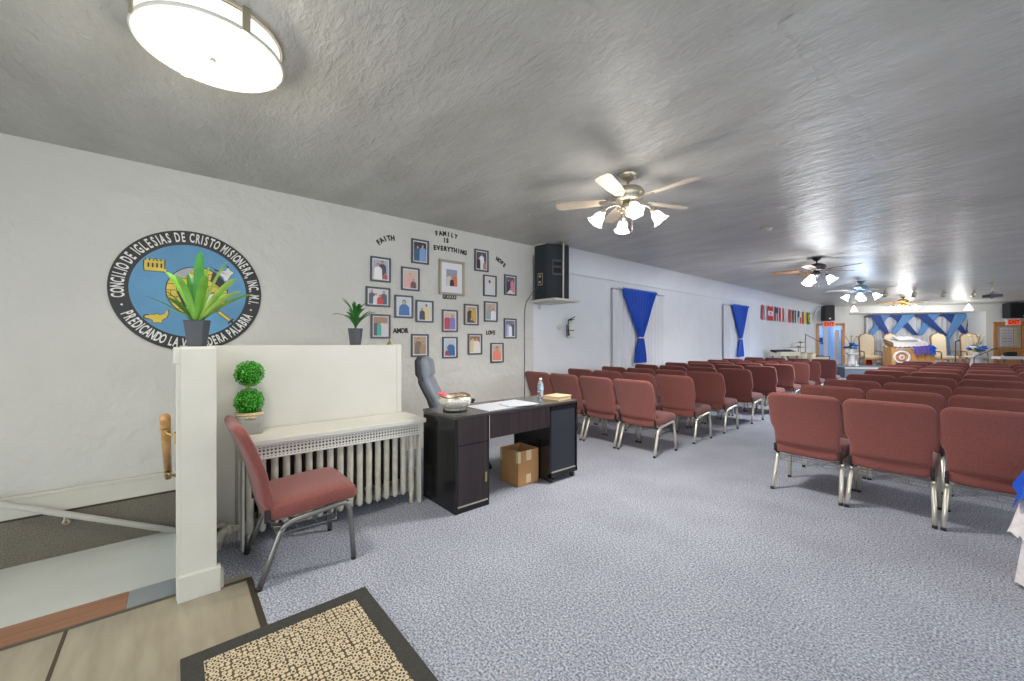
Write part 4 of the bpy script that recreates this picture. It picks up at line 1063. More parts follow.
# ------------------------------------------------------------------ radiator and cover
def radiator():
    y0, y1 = 0.35, 1.555; N = 17; xf = -3.09; xb = -3.40
    root = thing('radiator', 'white cast iron column radiator under perforated cover', 'radiator', (-3.25, 0.95, 0))
    pitch = (y1 - y0 - 0.06) / (N - 1)
    for k in range(N):
        yc = y0 + 0.03 + k * pitch - 0.95; b = MB()
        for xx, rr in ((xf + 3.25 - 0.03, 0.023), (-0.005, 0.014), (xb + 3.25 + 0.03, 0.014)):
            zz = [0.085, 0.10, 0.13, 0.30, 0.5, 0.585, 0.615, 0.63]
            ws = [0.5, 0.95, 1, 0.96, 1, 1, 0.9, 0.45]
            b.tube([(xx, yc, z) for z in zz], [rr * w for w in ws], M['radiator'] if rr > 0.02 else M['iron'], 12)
        for z in (0.11, 0.60):
            b.box((-0.005, yc, z), (0.25, 0.042, 0.05), M['radiator'], 0.016)
        if k in (0, N - 1):
            for xx in (xf + 3.25 - 0.03, xb + 3.25 + 0.03):
                b.tube([(xx, yc, 0.12), (xx, yc, 0.04), (xx, yc, 0.0)], [0.022, 0.016, 0.022], M['radiator'], 10)
        b.build('radiator_section', root)
    b = MB()
    for z in (0.11, 0.60): b.tube([(-0.005, y0 + 0.03 - 0.95, z), (-0.005, y1 - 0.03 - 0.95, z)], 0.024, M['radiator'], 10)
    b.build('connecting_pipe', root)
    b = MB()
    yv = 0.20 - 0.95
    b.tube([(0.03, y0 + 0.03 - 0.95, 0.11), (0.03, 0.285 - 0.95, 0.11)], 0.022, M['radiator'], 10)
    b.tube([(0.03, 0.295 - 0.95, 0.11), (0.03, 0.268 - 0.95, 0.11)], 0.034, M['radiator'], 8)
    b.tube([(0.03, 0.28 - 0.95, 0.11), (0.03, 0.24 - 0.95, 0.108), (0.03, 0.222 - 0.95, 0.09), (0.03, 0.22 - 0.95, 0.0)], [0.022, 0.03, 0.03, 0.022], M['radiator'], 10)
    b.tube([(0.03, 0.22 - 0.95, 0.075), (0.03, 0.22 - 0.95, 0.05)], 0.036, M['radiator'], 8)
    b.tube([(0.03, 0.225 - 0.95, 0.11), (0.03, 0.225 - 0.95, 0.15)], 0.014, M['dark_metal'], 8)
    b.tube([(0.03, 0.225 - 0.95, 0.15), (0.03, 0.225 - 0.95, 0.168)], 0.028, M['radiator'], 8)
    b.build('valve', root)
    b = MB(); yy = y1 + 0.035 - 0.95
    b.tube([(0.05, y1 - 0.03 - 0.95, 0.11), (0.05, yy, 0.11), (0.05, yy + 0.015, 0.13), (0.05, yy + 0.015, 0.22)], 0.016, M['nickel'], 10)
    b.tube([(0.05, yy + 0.015, 0.2), (0.05, yy + 0.015, 0.25)], 0.026, M['nickel'], 10)
    b.tube([(0.05, yy + 0.015, 0.0), (0.05, yy + 0.015, 0.13)], 0.013, M['radiator'], 10)
    b.build('air_vent', root)
    c = thing('radiator_cover', 'white radiator cover with perforated band and wide shelf top', 'radiator cover', (-3.25, 0.97, 0))
    b = MB(); b.span((-0.21, -0.64, 0.672), (0.20, 0.66, 0.708), M['white_paint'], 0.006); b.build('top_board', c)
    b = MB(); b.span((0.165, -0.62, 0.582), (0.177, 0.61, 0.672), M['rad_grille'], 0.002)
    b.span((0.172, -0.622, 0.655), (0.182, 0.62, 0.672), M['white_paint'], 0.002); b.span((0.172, -0.622, 0.575), (0.182, 0.62, 0.588), M['white_paint'], 0.002)
    b.build('perforated_panel', c)
    b = MB(); b.span((-0.19, -0.638, 0.0), (-0.02, -0.623, 0.672), M['white_paint'], 0.002)
    b.span((0.10, -0.638, 0.0), (0.18, -0.623, 0.672), M['white_paint'], 0.002); b.span((-0.02, -0.638, 0.58), (0.1, -0.623, 0.672), M['white_paint'])
    b.build('end_panel', c)
    b = MB(); b.span((0.12, 0.607, 0.0), (0.18, 0.622, 0.672), M['white_paint'], 0.002); b.span((-0.19, 0.607, 0.0), (-0.10, 0.622, 0.672), M['white_paint'], 0.002); b.span((-0.1, 0.607, 0.58), (0.12, 0.622, 0.672), M['white_paint'])
    b.build('end_panel', c)
radiator()

# ------------------------------------------------------------------ topiary on the radiator cover
def topiary():
    root = thing('topiary', 'artificial two ball boxwood topiary standing on the radiator cover', 'topiary', (-3.345, 0.405, 0.708))
    b = MB(); q = [( -0.062, -0.062), (0.062, -0.062), (0.062, 0.062), (-0.062, 0.062)]
    rings = []
    for z, s in ((0, 0.92), (0.006, 0.95), (0.07, 0.98), (0.128, 1.02), (0.13, 1.0), (0.13, 0.88), (0.11, 0.86)):
        rings.append([Vector((x * s, y * s, z)) for x, y in rrect(0.078, 0.078, 24, 7)])
    b.loft(rings, M['stone']); b.build('pot', root)
    b = MB()
    for k in range(4): b.tube([((0.082 - 0.004 * (k % 2)) * math.cos(2*PI*i/20), (0.082 - 0.004 * (k % 2)) * math.sin(2*PI*i/20), 0.118 + 0.009 * k) for i in range(20)], 0.0065, M['twine'], 6, closed=True)
    b.build('twine_wrap', root)
    b = MB(); b.tube([(0, 0, 0.11), (0, 0, 0.4)], 0.008, M['oak'], 8); b.build('stem', root)
    rng = random.Random(3)
    for zc in (0.225, 0.42):
        b = MB(); r = 0.088
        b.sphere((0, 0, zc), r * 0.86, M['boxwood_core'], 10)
        for k in range(620):
            u = 1 - 2 * (k + 0.5) / 620; a = k * 2.39996
            d = Vector((math.sqrt(1 - u*u) * math.cos(a), math.sqrt(1 - u*u) * math.sin(a), u))
            p = Vector((0, 0, zc)) + d * r * rng.uniform(0.86, 1.0)
            t = d.cross(Vector((rng.uniform(-1, 1), rng.uniform(-1, 1), rng.uniform(-1, 1)))).normalized(); s = d.cross(t)
            tip = p + (d * rng.uniform(0.3, 1.0) + t * 0.9).normalized() * 0.017; mid = p.lerp(tip, 0.5)
            b.add([p, mid + s * 0.006, tip, mid - s * 0.006], [[0, 1, 2, 3]], M['boxwood'], False)
        b.build('foliage_ball', root, fix=False)
topiary()

# ------------------------------------------------------------------ potted plants
def leaf(b, base, az, elev0, elev1, length, width, m, n=12, tip=0.72):
    """strap leaf that starts at elevation elev0 and droops to elev1"""
    h = Vector((math.cos(az), math.sin(az), 0)); side = Vector((-math.sin(az), math.cos(az), 0))
    p = Vector(base); g = []
    for i in range(n + 1):
        f = i / n; e = elev0 + (elev1 - elev0) * f ** 1.4
        d = h * math.cos(e) + Vector((0, 0, 1)) * math.sin(e); up = -h * math.sin(e) + Vector((0, 0, 1)) * math.cos(e)
        w = width * (0.42 + 0.58 * min(1.0, f / 0.45)) * (1 if f < tip else math.sqrt(max(0.0, 1 - ((f - tip) / (1 - tip)) ** 2)) * 0.98 + 0.02)
        g.append([p - side * w / 2 + up * w * 0.16, p - side * w * 0.25 + up * w * 0.04, p, p + side * w * 0.25 + up * w * 0.04, p + side * w / 2 + up * w * 0.16])
        p = p + d * length / n
    b.sheet(g, m)
def big_plant():
    root = thing('potted_plant', 'large strap-leaved plant in charcoal pot on the partition post, before the emblem', 'potted plant', (-2.89, 0.10, ZP))
    b = MB()
    rings = [[Vector((r * math.cos(2*PI*k/8 + 0.39), r * math.sin(2*PI*k/8 + 0.39), z)) for k in range(8)] for r, z in ((0.046, 0), (0.048, 0.004), (0.066, 0.14), (0.068, 0.148), (0.062, 0.148), (0.058, 0.13))]
    b.loft(rings, M['pot'], smooth=False); b.build('pot', root)
    b = MB(); b.lathe([(0.058, 0.128), (0.03, 0.136), (0.001, 0.138)], M['soil'], n=16); b.build('soil', root)
    D = math.radians; R_ = RR       # RR: picture-right azimuth ; RR+90: away from camera ; RR-90: towards camera
    S = [(R_ + PI, 70, 44, 0.27, 0.060, 'leaf'), (R_ + PI * 0.96, 48, 20, 0.2, 0.045, 'leaf'), (R_ + D(185), 38, 14, 0.25, 0.018, 'leaf_dark'), (R_ + D(172), 52, 30, 0.22, 0.012, 'leaf'), (R_ + D(200), 45, 0, 0.13, 0.030, 'leaf'),
         (R_ + D(110), 86, 82, 0.33, 0.050, 'leaf_dark'), (R_ + D(60), 84, 78, 0.26, 0.045, 'leaf'), (R_ + D(20), 76, 58, 0.30, 0.040, 'leaf_pale'), (R_ - D(12), 52, 30, 0.28, 0.048, 'leaf_pale'),
         (R_ + D(8), 40, 16, 0.26, 0.048, 'leaf'), (R_ - D(6), 44, 18, 0.25, 0.05, 'leaf_pale'), (R_ - D(40), 66, 40, 0.24, 0.045, 'leaf'), (R_ - D(95), 74, 50, 0.22, 0.045, 'leaf'), (R_ + D(150), 80, 60, 0.24, 0.045, 'leaf_dark'), (R_ + D(70), 60, 30, 0.2, 0.04, 'leaf')]
    for az, e0, e1, l, w, m in S:
        b = MB(); leaf(b, (0.012 * math.cos(az), 0.012 * math.sin(az), 0.132), az, D(e0), D(e1), l * 1.28, w * 1.0, M[m], 14); b.build('leaf', root, fix=False)
big_plant()
def small_plant():
    p = Vector((-3.507, 1.195, ZP))
    root = thing('potted_plant', 'small spiky plant in charcoal pot on partition top, below the photos', 'potted plant', p)
    b = MB()
    rings = [[Vector((r * math.cos(2*PI*k/8 + 0.39), r * math.sin(2*PI*k/8 + 0.39), z)) for k in range(8)] for r, z in ((0.042, 0), (0.044, 0.004), (0.06, 0.135), (0.062, 0.142), (0.056, 0.142), (0.054, 0.125))]
    b.loft(rings, M['pot'], smooth=False); b.build('pot', root)
    rng = random.Random(5)
    for k in range(22):
        az = k * 2.4 + rng.uniform(-0.3, 0.3); e0 = rng.uniform(55, 85)
        b = MB(); leaf(b, (0, 0, 0.125 + 0.003 * k), az, math.radians(e0), math.radians(e0 - rng.uniform(50, 95)), rng.uniform(0.18, 0.27), 0.028, M['leaf_dark'], 8); b.build('leaf', root, fix=False)
small_plant()
r = thing('hand_bell', 'tiny brass bell at right end of the partition top', 'bell', (-3.505, 1.50, ZP))
b = MB(); b.lathe([(0.026, 0), (0.024, 0.006), (0.016, 0.014), (0.014, 0.028), (0.008, 0.034)], M['brass'], n=18); b.build('bell_body', r)
b = MB(); b.lathe([(0.005, 0.032), (0.005, 0.045), (0.009, 0.052), (0.006, 0.06), (0.001, 0.062)], M['brass'], n=12); b.build('grip', r)

# ------------------------------------------------------------------ desk
def desk():
    x0, x1 = -3.18, -2.66; y0, y1 = 1.67, 3.11; zt = 0.765; ym, yk = 2.0, 2.715
    cx, cy = (x0 + x1) / 2, (y0 + y1) / 2
    root = thing('desk', 'dark espresso office desk with left door pedestal and right cabinet', 'desk', (cx, cy, 0))
    def sp(b, a, c, m, bv=0.0): b.span((a[0] - cx, a[1] - cy, a[2]), (c[0] - cx, c[1] - cy, c[2]), m, bv)
    b = MB(); sp(b, (x0 - 0.004, y0 - 0.006, zt - 0.022), (x1 + 0.006, y1 + 0.004, zt), M['desk_top'], 0.003); b.build('desktop', root)
    b = MB()
    sp(b, (x0, y0, 0), (x1 - 0.018, y0 + 0.02, zt - 0.022), M['desk_black'], 0.002); sp(b, (x0, ym - 0.02, 0), (x1 - 0.018, ym, zt - 0.022), M['desk_black'], 0.002)
    sp(b, (x0 + 0.002, y0 + 0.019, 0.001), (x0 + 0.015, ym - 0.019, zt - 0.022), M['desk_black']); sp(b, (x0 + 0.02, y0 + 0.021, 0.003), (x1 - 0.021, ym - 0.021, 0.04), M['desk_black'])
    sp(b, (x1 - 0.02, y0, 0), (x1, y0 + 0.022, zt - 0.022), M['desk_black'], 0.002); sp(b, (x1 - 0.02, ym - 0.014, 0), (x1, ym, zt - 0.022), M['desk_black'], 0.002)
    sp(b, (x1 - 0.019, y0 + 0.021, 0.001), (x1 - 0.001, ym - 0.013, 0.04), M['desk_black'])
    b.build('left_pedestal', root)
    b = MB(); sp(b, (x1 - 0.02, y0 + 0.025, 0.535), (x1 + 0.001, ym - 0.016, zt - 0.0222), M['espresso'], 0.002); b.build('drawer', root)
    b = MB(); sp(b, (x1 - 0.02, y0 + 0.025, 0.058), (x1 + 0.001, ym - 0.016, 0.53), M['espresso'], 0.002)
    sp(b, (x1 - 0.02, y0 + 0.025, 0.046), (x1 + 0.003, ym - 0.016, 0.057), M['strip'], 0.001)
    d = b.build('door', root)
    b = MB(); sp(b, (x1, ym - 0.045, 0.20), (x1 + 0.009, ym - 0.028, 0.28), M['brass'], 0.003); b.build('handle', d)
    b = MB(); sp(b, (x1 - 0.018, ym + 0.006, 0.545), (x1, yk, zt - 0.0222), M['espresso'], 0.002); sp(b, (x1 - 0.016, ym, 0.545), (x1 + 0.001, ym + 0.006, zt - 0.0222), M['strip'])
    b.build('centre_drawer', root)
    # right cabinet
    b = MB()
    sp(b, (x0, yk, 0.03), (x1, yk + 0.022, zt - 0.022), M['desk_black'], 0.002); sp(b, (x0, y1 - 0.022, 0.055), (x1, y1, zt - 0.022), M['desk_black'], 0.002)
    sp(b, (x0, yk, 0.03), (x0 + 0.015, y1, zt - 0.022), M['desk_black']); sp(b, (x1 - 0.02, yk, 0.055), (x1, y1, 0.10), M['desk_black'], 0.002); sp(b, (x1 - 0.02, yk, zt - 0.065), (x1, y1, zt - 0.022), M['desk_black'], 0.002)
    b.build('right_cabinet', root)
    b = MB(); sp(b, (x1 - 0.02, yk + 0.03, 0.105), (x1 - 0.006, y1 - 0.03, zt - 0.07), M['desk_navy'], 0.002)
    sp(b, (x1 - 0.008, yk + 0.03, 0.10), (x1 + 0.002, y1 - 0.03, 0.110), M['strip'], 0.001)
    b.build('cabinet_door', root)
    for (xx, yy) in ((x1 - 0.04, yk + 0.05), (x1 - 0.04, y1 - 0.04), (x0 + 0.05, yk + 0.05), (x0 + 0.05, y1 - 0.04)):
        b = MB(); b.tube([(xx - cx, yy - cy - 0.012, 0.025), (xx - cx, yy - cy + 0.012, 0.025)], 0.025, M['black_plastic'], 14); b.tube([(xx - cx, yy - cy, 0.03), (xx - cx, yy - cy, 0.057)], 0.012, M['black_plastic'], 8)
        b.build('caster', root)
desk()
ZD_ = 0.765
# bowl
r = thing('decorative_bowl', 'silver mosaic bowl with copper rim on left end of desk', 'bowl', (-2.93, 1.84, ZD_))
b = MB(); b.lathe([(0.085, 0), (0.10, 0.006), (0.085, 0.02), (0.105, 0.03), (0.13, 0.06), (0.138, 0.09), (0.13, 0.118), (0.122, 0.122), (0.12, 0.09), (0.07, 0.045), (0.001, 0.04)], M['silver'], n=28); b.build('bowl_body', r)
b = MB(); b.tube([(0.127 * math.cos(2*PI*k/28), 0.127 * math.sin(2*PI*k/28), 0.128 + 0.006 * math.cos(6*PI*k/28)) for k in range(28)], 0.007, M['copper'], 8, closed=True); b.build('rim', r)
b = MB(); b.lathe([(0.10, 0.0), (0.106, 0.004), (0.10, 0.012), (0.06, 0.014)], M['black'], n=20); b.build('foot', r)
r = thing('ribbon', 'coral pink ribbon draped over the silver bowl', 'ribbon', (-2.93, 1.84, ZD_ + 0.137))
b = MB(); g = []
for k in range(13):
    a = math.radians(205 + k * 7.5); z = 0.012 + 0.006 * math.sin(k)
    g.append([((0.098 + q * 0.034) * math.cos(a), (0.098 + q * 0.034) * math.sin(a), z + 0.008 * math.sin(PI * q) - 0.012 * q) for q in (0, 0.25, 0.5, 0.75, 1)])
b.sheet(g, M['pink'])
for s in (0, 1): b.sphere((0.125 * math.cos(math.radians(215 + 22*s)), 0.125 * math.sin(math.radians(215 + 22*s)), 0.008), 0.02, M['pink'], 6, (1, 1.2, 0.7))
b.build('ribbon_loop', r, fix=False)
# papers
b = MB(); b.box((0, 0, 0.002), (0.34, 0.62, 0.004), M['paper'], 0.001)
o = b.build('paper_sheet', loc=(-2.885, 2.33, ZD_)); o.rotation_euler = (0, 0, 0.05); tag(o, 'large white paper sheet flat on middle of desk', 'paper', 'papers on the desk')
b = MB(); b.box((0, 0, 0.002), (0.20, 0.28, 0.003), M['paper_blue'], 0.001); b.box((0.006, -0.004, 0.0045), (0.19, 0.27, 0.002), M['paper'])
o = b.build('paper_sheet', loc=(-2.80, 2.43, ZD_ + 0.0045)); o.rotation_euler = (0, 0, -0.2); tag(o, 'smaller sheet with blue edge lying on the large paper', 'paper', 'papers on the desk')
# water bottle
r = thing('water_bottle', 'clear plastic water bottle with blue label standing on desk', 'bottle', (-3.03, 2.955, ZD_))
b = MB(); b.lathe([(0.001, 0), (0.026, 0.0), (0.031, 0.008), (0.031, 0.05), (0.029, 0.055), (0.031, 0.06), (0.031, 0.135), (0.026, 0.155), (0.014, 0.178), (0.0125, 0.19)], M['bottle'], n=24); b.build('bottle_body', r)
b = MB(); b.lathe([(0.0315, 0.085), (0.0315, 0.118)], M['bottle_label'], n=24, caps=False); b.build('label_band', r)
b = MB(); b.lathe([(0.0145, 0.188), (0.015, 0.19), (0.015, 0.204), (0.012, 0.206), (0.001, 0.206)], M['flag_white'], n=18); b.build('cap', r)
# folders at right end
r = thing('folder_stack', 'tan bundle of folders on right end of desk', 'folders', (-2.84, 3.0, ZD_), 0.12)
for k, (dz, h, m, sx) in enumerate(((0, 0.012, 'manila', 1.0), (0.0125, 0.02, 'tape', 0.96), (0.033, 0.008, 'manila', 0.98))):
    b = MB(); b.box((0.004 * k, 0.005 * k, dz + h / 2), (0.20 * sx, 0.22 * sx, h), M[m], 0.003); b.build('folder', r)
# cardboard box
def carton():
    root = thing('cardboard_box', 'open brown cardboard carton on carpet under the desk', 'box', (-2.93, 2.57, 0))
    w, d, h, t = 0.265, 0.265, 0.325, 0.006
    b = MB()
    b.span((-w/2, -d/2, 0), (w/2, d/2, t), M['cardboard'])
    b.span((-w/2, -d/2, 0), (-w/2 + t, d/2, h), M['cardboard'], 0.002); b.span((w/2 - t, -d/2, 0), (w/2, d/2, h), M['cardboard'], 0.002)
    b.span((-w/2, -d/2, 0), (w/2, -d/2 + t, h), M['cardboard'], 0.002); b.span((-w/2, d/2 - t, 0), (w/2, d/2, h), M['cardboard'], 0.002)
    b.build('carton_body', root)
    for lo, hi in (((w/2 - 0.001, -0.03, 0.02), (w/2 + 0.001, 0.03, 0.10)), ((w/2 - 0.001, -0.03, 0.23), (w/2 + 0.001, 0.035, h)), ((w/2 - 0.001, -d/2 - 0.001, 0.22), (w/2 + 0.001, -0.10, h)), ((w/2 - 0.03, -d/2 - 0.001, 0.22), (w/2 + 0.0005, -d/2 + 0.001, h)), ((-w/2, -d/2 - 0.001, 0.20), (-w/2 + 0.03, -d/2 + 0.001, h))):
        b = MB(); b.span(lo, hi, M['tape']); b.build('tape', root)
    for (y, s) in ((-d/2, 1), (d/2, -1)):
        b = MB(); b.prism([(-w/2 + 0.008, 0), (w/2 - 0.008, 0), (w/2 - 0.016, 0.12), (-w/2 + 0.016, 0.12)], 0.004, M['cardboard'], frame_mx((0, y + s * 0.01, h - 0.003), (1, 0, 0), (0, s * 0.32, -0.947), (0, -0.947 * s, -0.32)))
        b.build('flap', root)
    o = MB(); 
    o.box((-0.02, 0.02, 0.14), (0.15, 0.02, 0.26), M['paper'], 0.002, rot=Matrix.Rotation(0.12, 3, 'X')); o.box((0.02, 0.06, 0.13), (0.16, 0.015, 0.24), M['flag_grey'], 0.002, rot=Matrix.Rotation(0.18, 3, 'X')); o.box((0.04, -0.04, 0.12), (0.12, 0.02, 0.22), M['pot'], 0.002, rot=Matrix.Rotation(-0.15, 3, 'Y'))
    q = o.build('paper_bundle', loc=(-2.93, 2.57, 0.007)); tag(q, 'grey and white papers standing inside the cardboard carton', 'papers')
carton()

# ------------------------------------------------------------------ office chair
def office_chair():
    root = thing('office_chair', 'grey leather office chair with tall back behind the desk', 'office chair', (-3.565, 2.33, 0), math.radians(55) - PI / 2)
    # local +y is the way it faces
    b = MB(); rings = []
    for (y, w, h) in ((-0.25, 0.2, 0.03), (-0.235, 0.235, 0.05), (-0.1, 0.255, 0.058), (0.12, 0.255, 0.06), (0.225, 0.24, 0.055), (0.25, 0.2, 0.03)):
        rings.append([Vector((x, y, 0.49 + z)) for x, z in rrect(w, h, 28, 3.5)])
    b.loft(rings, M['leather']); b.build('seat', root)
    b = MB(); rings = []; bb = MB(); r2 = []
    for f in [i / 18 for i in range(19)]:
        z = 0.55 + 0.65 * f; y = -0.225 - 0.20 * f + 0.02 * math.sin(2.4 * PI * f)
        w = 0.255 - 0.02 * f; t = 0.046 + 0.012 * math.sin(PI * f) + (0.016 if f > 0.70 else 0) + (0.014 if 0.08 < f < 0.32 else 0)
        if abs(f - 0.68) < 0.03: t -= 0.018
        e = min(f, 1 - f) / 0.09
        if e < 1: k = math.sqrt(max(0.03, 1 - (1 - e) ** 2)); w *= 0.8 + 0.2 * k; t *= k
        rings.append([Vector((x, y + q + 0.02, z)) for x, q in rrect(w, t, 28, 3.2)])
        r2.append([Vector((x, y + q - 0.035, z)) for x, q in rrect(w * 1.02, t * 0.75, 28, 3.2)])
    b.loft(rings, M['leather']); o = b.build('backrest', root)
    bb.loft(r2, M['leather_dark']); bb.build('back_shell', root)
    for s in (-1, 1):
        b = MB(); x = 0.29 * s
        b.tube([(x * 0.8, 0.12, 0.45), (x, 0.12, 0.5), (x, 0.14, 0.64), (x, 0.08, 0.68), (x, -0.16, 0.68), (x, -0.24, 0.62)], 0.017, M['black_plastic'], 8)
        b.box((x, 0.0, 0.695), (0.06, 0.26, 0.03), M['leather_dark'], 0.012); b.build('armrest', root)
    b = MB(); b.tube([(0, 0, 0.1), (0, 0, 0.3)], 0.028, M['black_plastic'], 12); b.tube([(0, 0, 0.28), (0, 0, 0.44)], 0.018, M['nickel'], 12); b.box((0, 0, 0.435), (0.2, 0.24, 0.03), M['black_plastic'], 0.006); b.build('gas_column', root)
    b = MB()
    for k in range(5):
        a = 2 * PI * k / 5 + 0.3; b.tube([(0.02 * math.cos(a), 0.02 * math.sin(a), 0.115), (0.28 * math.cos(a), 0.28 * math.sin(a), 0.075)], [0.026, 0.016], M['black_plastic'], 8)
    b.build('star_base', root)
    for k in range(5):
        a = 2 * PI * k / 5 + 0.3; c = Vector((0.28 * math.cos(a), 0.28 * math.sin(a), 0.028)); d = Vector((-math.sin(a), math.cos(a), 0)) * 0.022
        b = MB(); b.tube([c - d, c + d], 0.028, M['black_plastic'], 12); b.tube([c, c + Vector((0, 0, 0.05))], 0.01, M['black_plastic'], 8); b.build('caster', root)
office_chair()

# ------------------------------------------------------------------ rug
r = thing('door_mat', 'woven beige mat with charcoal border lying on the floor', 'mat', (-1.545, 0.41, 0))
b = MB(); W, D_ = 1.30, 0.78; bw_ = 0.075
b.span((-W/2, -D_/2, 0.001), (W/2, D_/2, 0.006), M['rug_border'], 0.002)
for (a, c) in (((-W/2, -D_/2), (W/2, -D_/2 + bw_)), ((-W/2, D_/2 - bw_), (W/2, D_/2)), ((-W/2, -D_/2 + bw_), (-W/2 + bw_, D_/2 - bw_)), ((W/2 - bw_, -D_/2 + bw_), (W/2, D_/2 - bw_))):
    b.span((a[0], a[1], 0.002), (c[0], c[1], 0.011), M['rug_border'], 0.003)
b.build('border', r)
b = MB(); b.span((-W/2 + bw_, -D_/2 + bw_, 0.002), (W/2 - bw_, D_/2 - bw_, 0.009), M['rug']); b.build('woven_field', r)

# ------------------------------------------------------------------ lace covered table, right edge
def lace_table():
    cx, cy, R, zt = 0.485, 3.62, 0.30, 0.64
    root = thing('side_table', 'small round table hidden under white lace cloth at right edge', 'table', (cx, cy, 0))
    b = MB(); b.lathe([(0.001, zt - 0.022), (R, zt - 0.022), (R, zt), (0.001, zt)], M['oak'], n=32); b.build('tabletop', root)
    for k in range(3):
        a = 2 * PI * k / 3; b = MB(); b.tube([(0.16 * math.cos(a), 0.16 * math.sin(a), 0), (0.12 * math.cos(a), 0.12 * math.sin(a), zt - 0.022)], 0.016, M['oak'], 8); b.build('leg', root)
    n = 160
    def skirt(name, label, z_hem, grow, m, fold, hemw, off, z0=0.0):
        b = MB(); g = [[(0.001 * math.cos(2*PI*k/n), 0.001 * math.sin(2*PI*k/n), zt + off) for k in range(n + 1)]]
        for f in (0, 0.02, 0.1, 0.3, 0.5, 0.7, 0.85, 1.0):
            row = []
            for k in range(n + 1):
                a = 2 * PI * k / n; rr = R + 0.006 + off + grow * f + fold * f * math.sin(14 * a + 0.6 * math.sin(3 * a)) + 0.3 * fold * f * math.sin(31 * a)
                zz = zt + off - (zt + off - z_hem) * f + (hemw * abs(math.sin(24 * a)) if f == 1.0 else 0) - z0
                row.append((rr * math.cos(a), rr * math.sin(a), zz))
            g.append(row)
        b.sheet(g, m); o = b.build(name, loc=(cx, cy, 0)); return tag(o, label, 'tablecloth')
    skirt('tablecloth', 'long white lace tablecloth reaching the floor at right edge', 0.012, 0.055, M['lace'], 0.018, 0.012, 0.003)
    skirt('table_overlay', 'shorter white lace overcloth hanging halfway down at right edge', 0.27, 0.075, M['lace'], 0.016, 0.03, 0.012)
    # blue square cloth with drooping corners
    b = MB(); g = []; N = 40; s = 0.41
    for i in range(N + 1):
        row = []
        for j in range(N + 1):
            x, y = s * (2 * i / N - 1), s * (2 * j / N - 1)
            q = math.radians(12 + 45); x, y = x * math.cos(q) - y * math.sin(q), x * math.sin(q) + y * math.cos(q)
            rr = math.hypot(x, y); lim = R + 0.03; z = zt + 0.024
            if rr > lim:
                ex = rr - lim; k = (lim + ex * 0.30) / rr; z -= ex * 0.93; a = math.atan2(y, x)
                k *= 1 + 0.05 * min(1, ex * 8) * math.sin(a * 13); x, y = x * k, y * k
            row.append((x, y, z))
        g.append(row)
    b.sheet(g, M['blue_satin']); o = b.build('table_topper', loc=(cx, cy, 0)); tag(o, 'royal blue satin cloth draped over the lace table', 'tablecloth')
lace_table()

# ------------------------------------------------------------------ far end: doors, exit signs, speakers
struct_n = 0
def door_frame(s0, s1, name):
    b = MB(); w, t = 0.10, 0.05
    mx = frame_mx((B0.x, B0.y, 0), (BE.x, BE.y, 0), (0, 0, 1), (BN.x, BN.y, 0))
    for (x0, x1, z0, z1) in ((s0 - 0.0, s0 + w, 0, ZD), (s1 - w, s1 + 0.0, 0, ZD), (s0, s1, ZD - w, ZD)):
        b.box(((x0 + x1) / 2, (z0 + z1) / 2, 0.0), (x1 - x0, z1 - z0, 0.08), M['door_wood'], 0.008, mx=mx)
    return struct(b.build(name)), mx
f, BMX = door_frame(s_dl0, s_dl1, 'door_1')
b = MB()
w_ = s_dl1 - s_dl0
b.box((s_dl0 + w_ * 0.44, 1.05, -0.25), (0.14, 2.08, 0.10), M['door_white'], 0.01, mx=BMX)
b.box((s_dl0 + w_ * 0.80, 0.95, -0.18), (0.16, 1.85, 0.06), M['door_white'], 0.01, mx=BMX)
o = struct(b.build('trim_8'), 'white uprights beyond the left doorway')
o = MB(); o.box((s_dl0 + w_ * 0.68, 1.45, -1.17), (0.14, 0.20, 0.02), M['navy'], 0.003, mx=BMX); o = o.build('notice_board'); tag(o, 'small navy notice on blue wall beyond left doorway', 'notice')
f, _ = door_frame(s_dr0, s_dr1, 'door_2')
b = MB(); b.box(((s_dr0 + s_dr1) / 2, 1.02, -0.03), (s_dr1 - s_dr0 - 0.18, 2.04, 0.04), M['door_wood'], 0.004, mx=BMX); d = b.build('door_leaf', f)
b = MB(); b.sphere((s_dr1 - 0.17, 1.0, 0.03), 0.03, M['brass'], 8, mx=BMX); b.build('door_knob', d)
# board with rows on the right door
r = thing('attendance_board', 'pale wall board of white text rows on the right wooden door', 'board', bw(1009, 337, 0.02))
o0 = Vector(r.location); mx = frame_mx((0, 0, 0), (BE.x, BE.y, 0), (0, 0, 1), (BN.x, BN.y, 0))
b = MB(); b.box((0, 0, -0.005), (0.74, 0.82, 0.02), M['oak_light'], 0.004, mx=mx); b.build('backing', r)
b = MB()
for k in range(6):
    b.box((-0.08, 0.31 - 0.122 * k, 0.010), (0.38, 0.085, 0.012), M['flag_white'], 0.003, mx=mx); b.box((0.21, 0.31 - 0.122 * k, 0.010), (0.10, 0.085, 0.012), M['manila'], 0.003, mx=mx)
    for q in range(7): b.box((-0.23 + q * 0.05, 0.31 - 0.122 * k, 0.017), (0.028, 0.04, 0.002), M['navy'] if k in (3, 4) else M['flag_grey'], mx=mx)
b.build('text_rows', r)
def exit_sign(u, v, label):
    p = bw(u, v, 0.05); r = thing('exit_sign', label, 'exit sign', p, 0, 'EXIT signs over the doors')
    b = MB(); b.box((0, 0, 0), (0.44, 0.225, 0.09), M['flag_white'], 0.01, mx=mx); b.build('housing', r)
    b = MB(); b.box((0, 0, 0.045), (0.40, 0.19, 0.006), M['exit_face'], 0.002, mx=mx)
    glyph(b, 'EXIT', 0.2, M['exit_dark'], mx @ Matrix.Translation((0, 0, 0.048)), 0.85, 0.006, 0.001); b.build('sign_face', r)
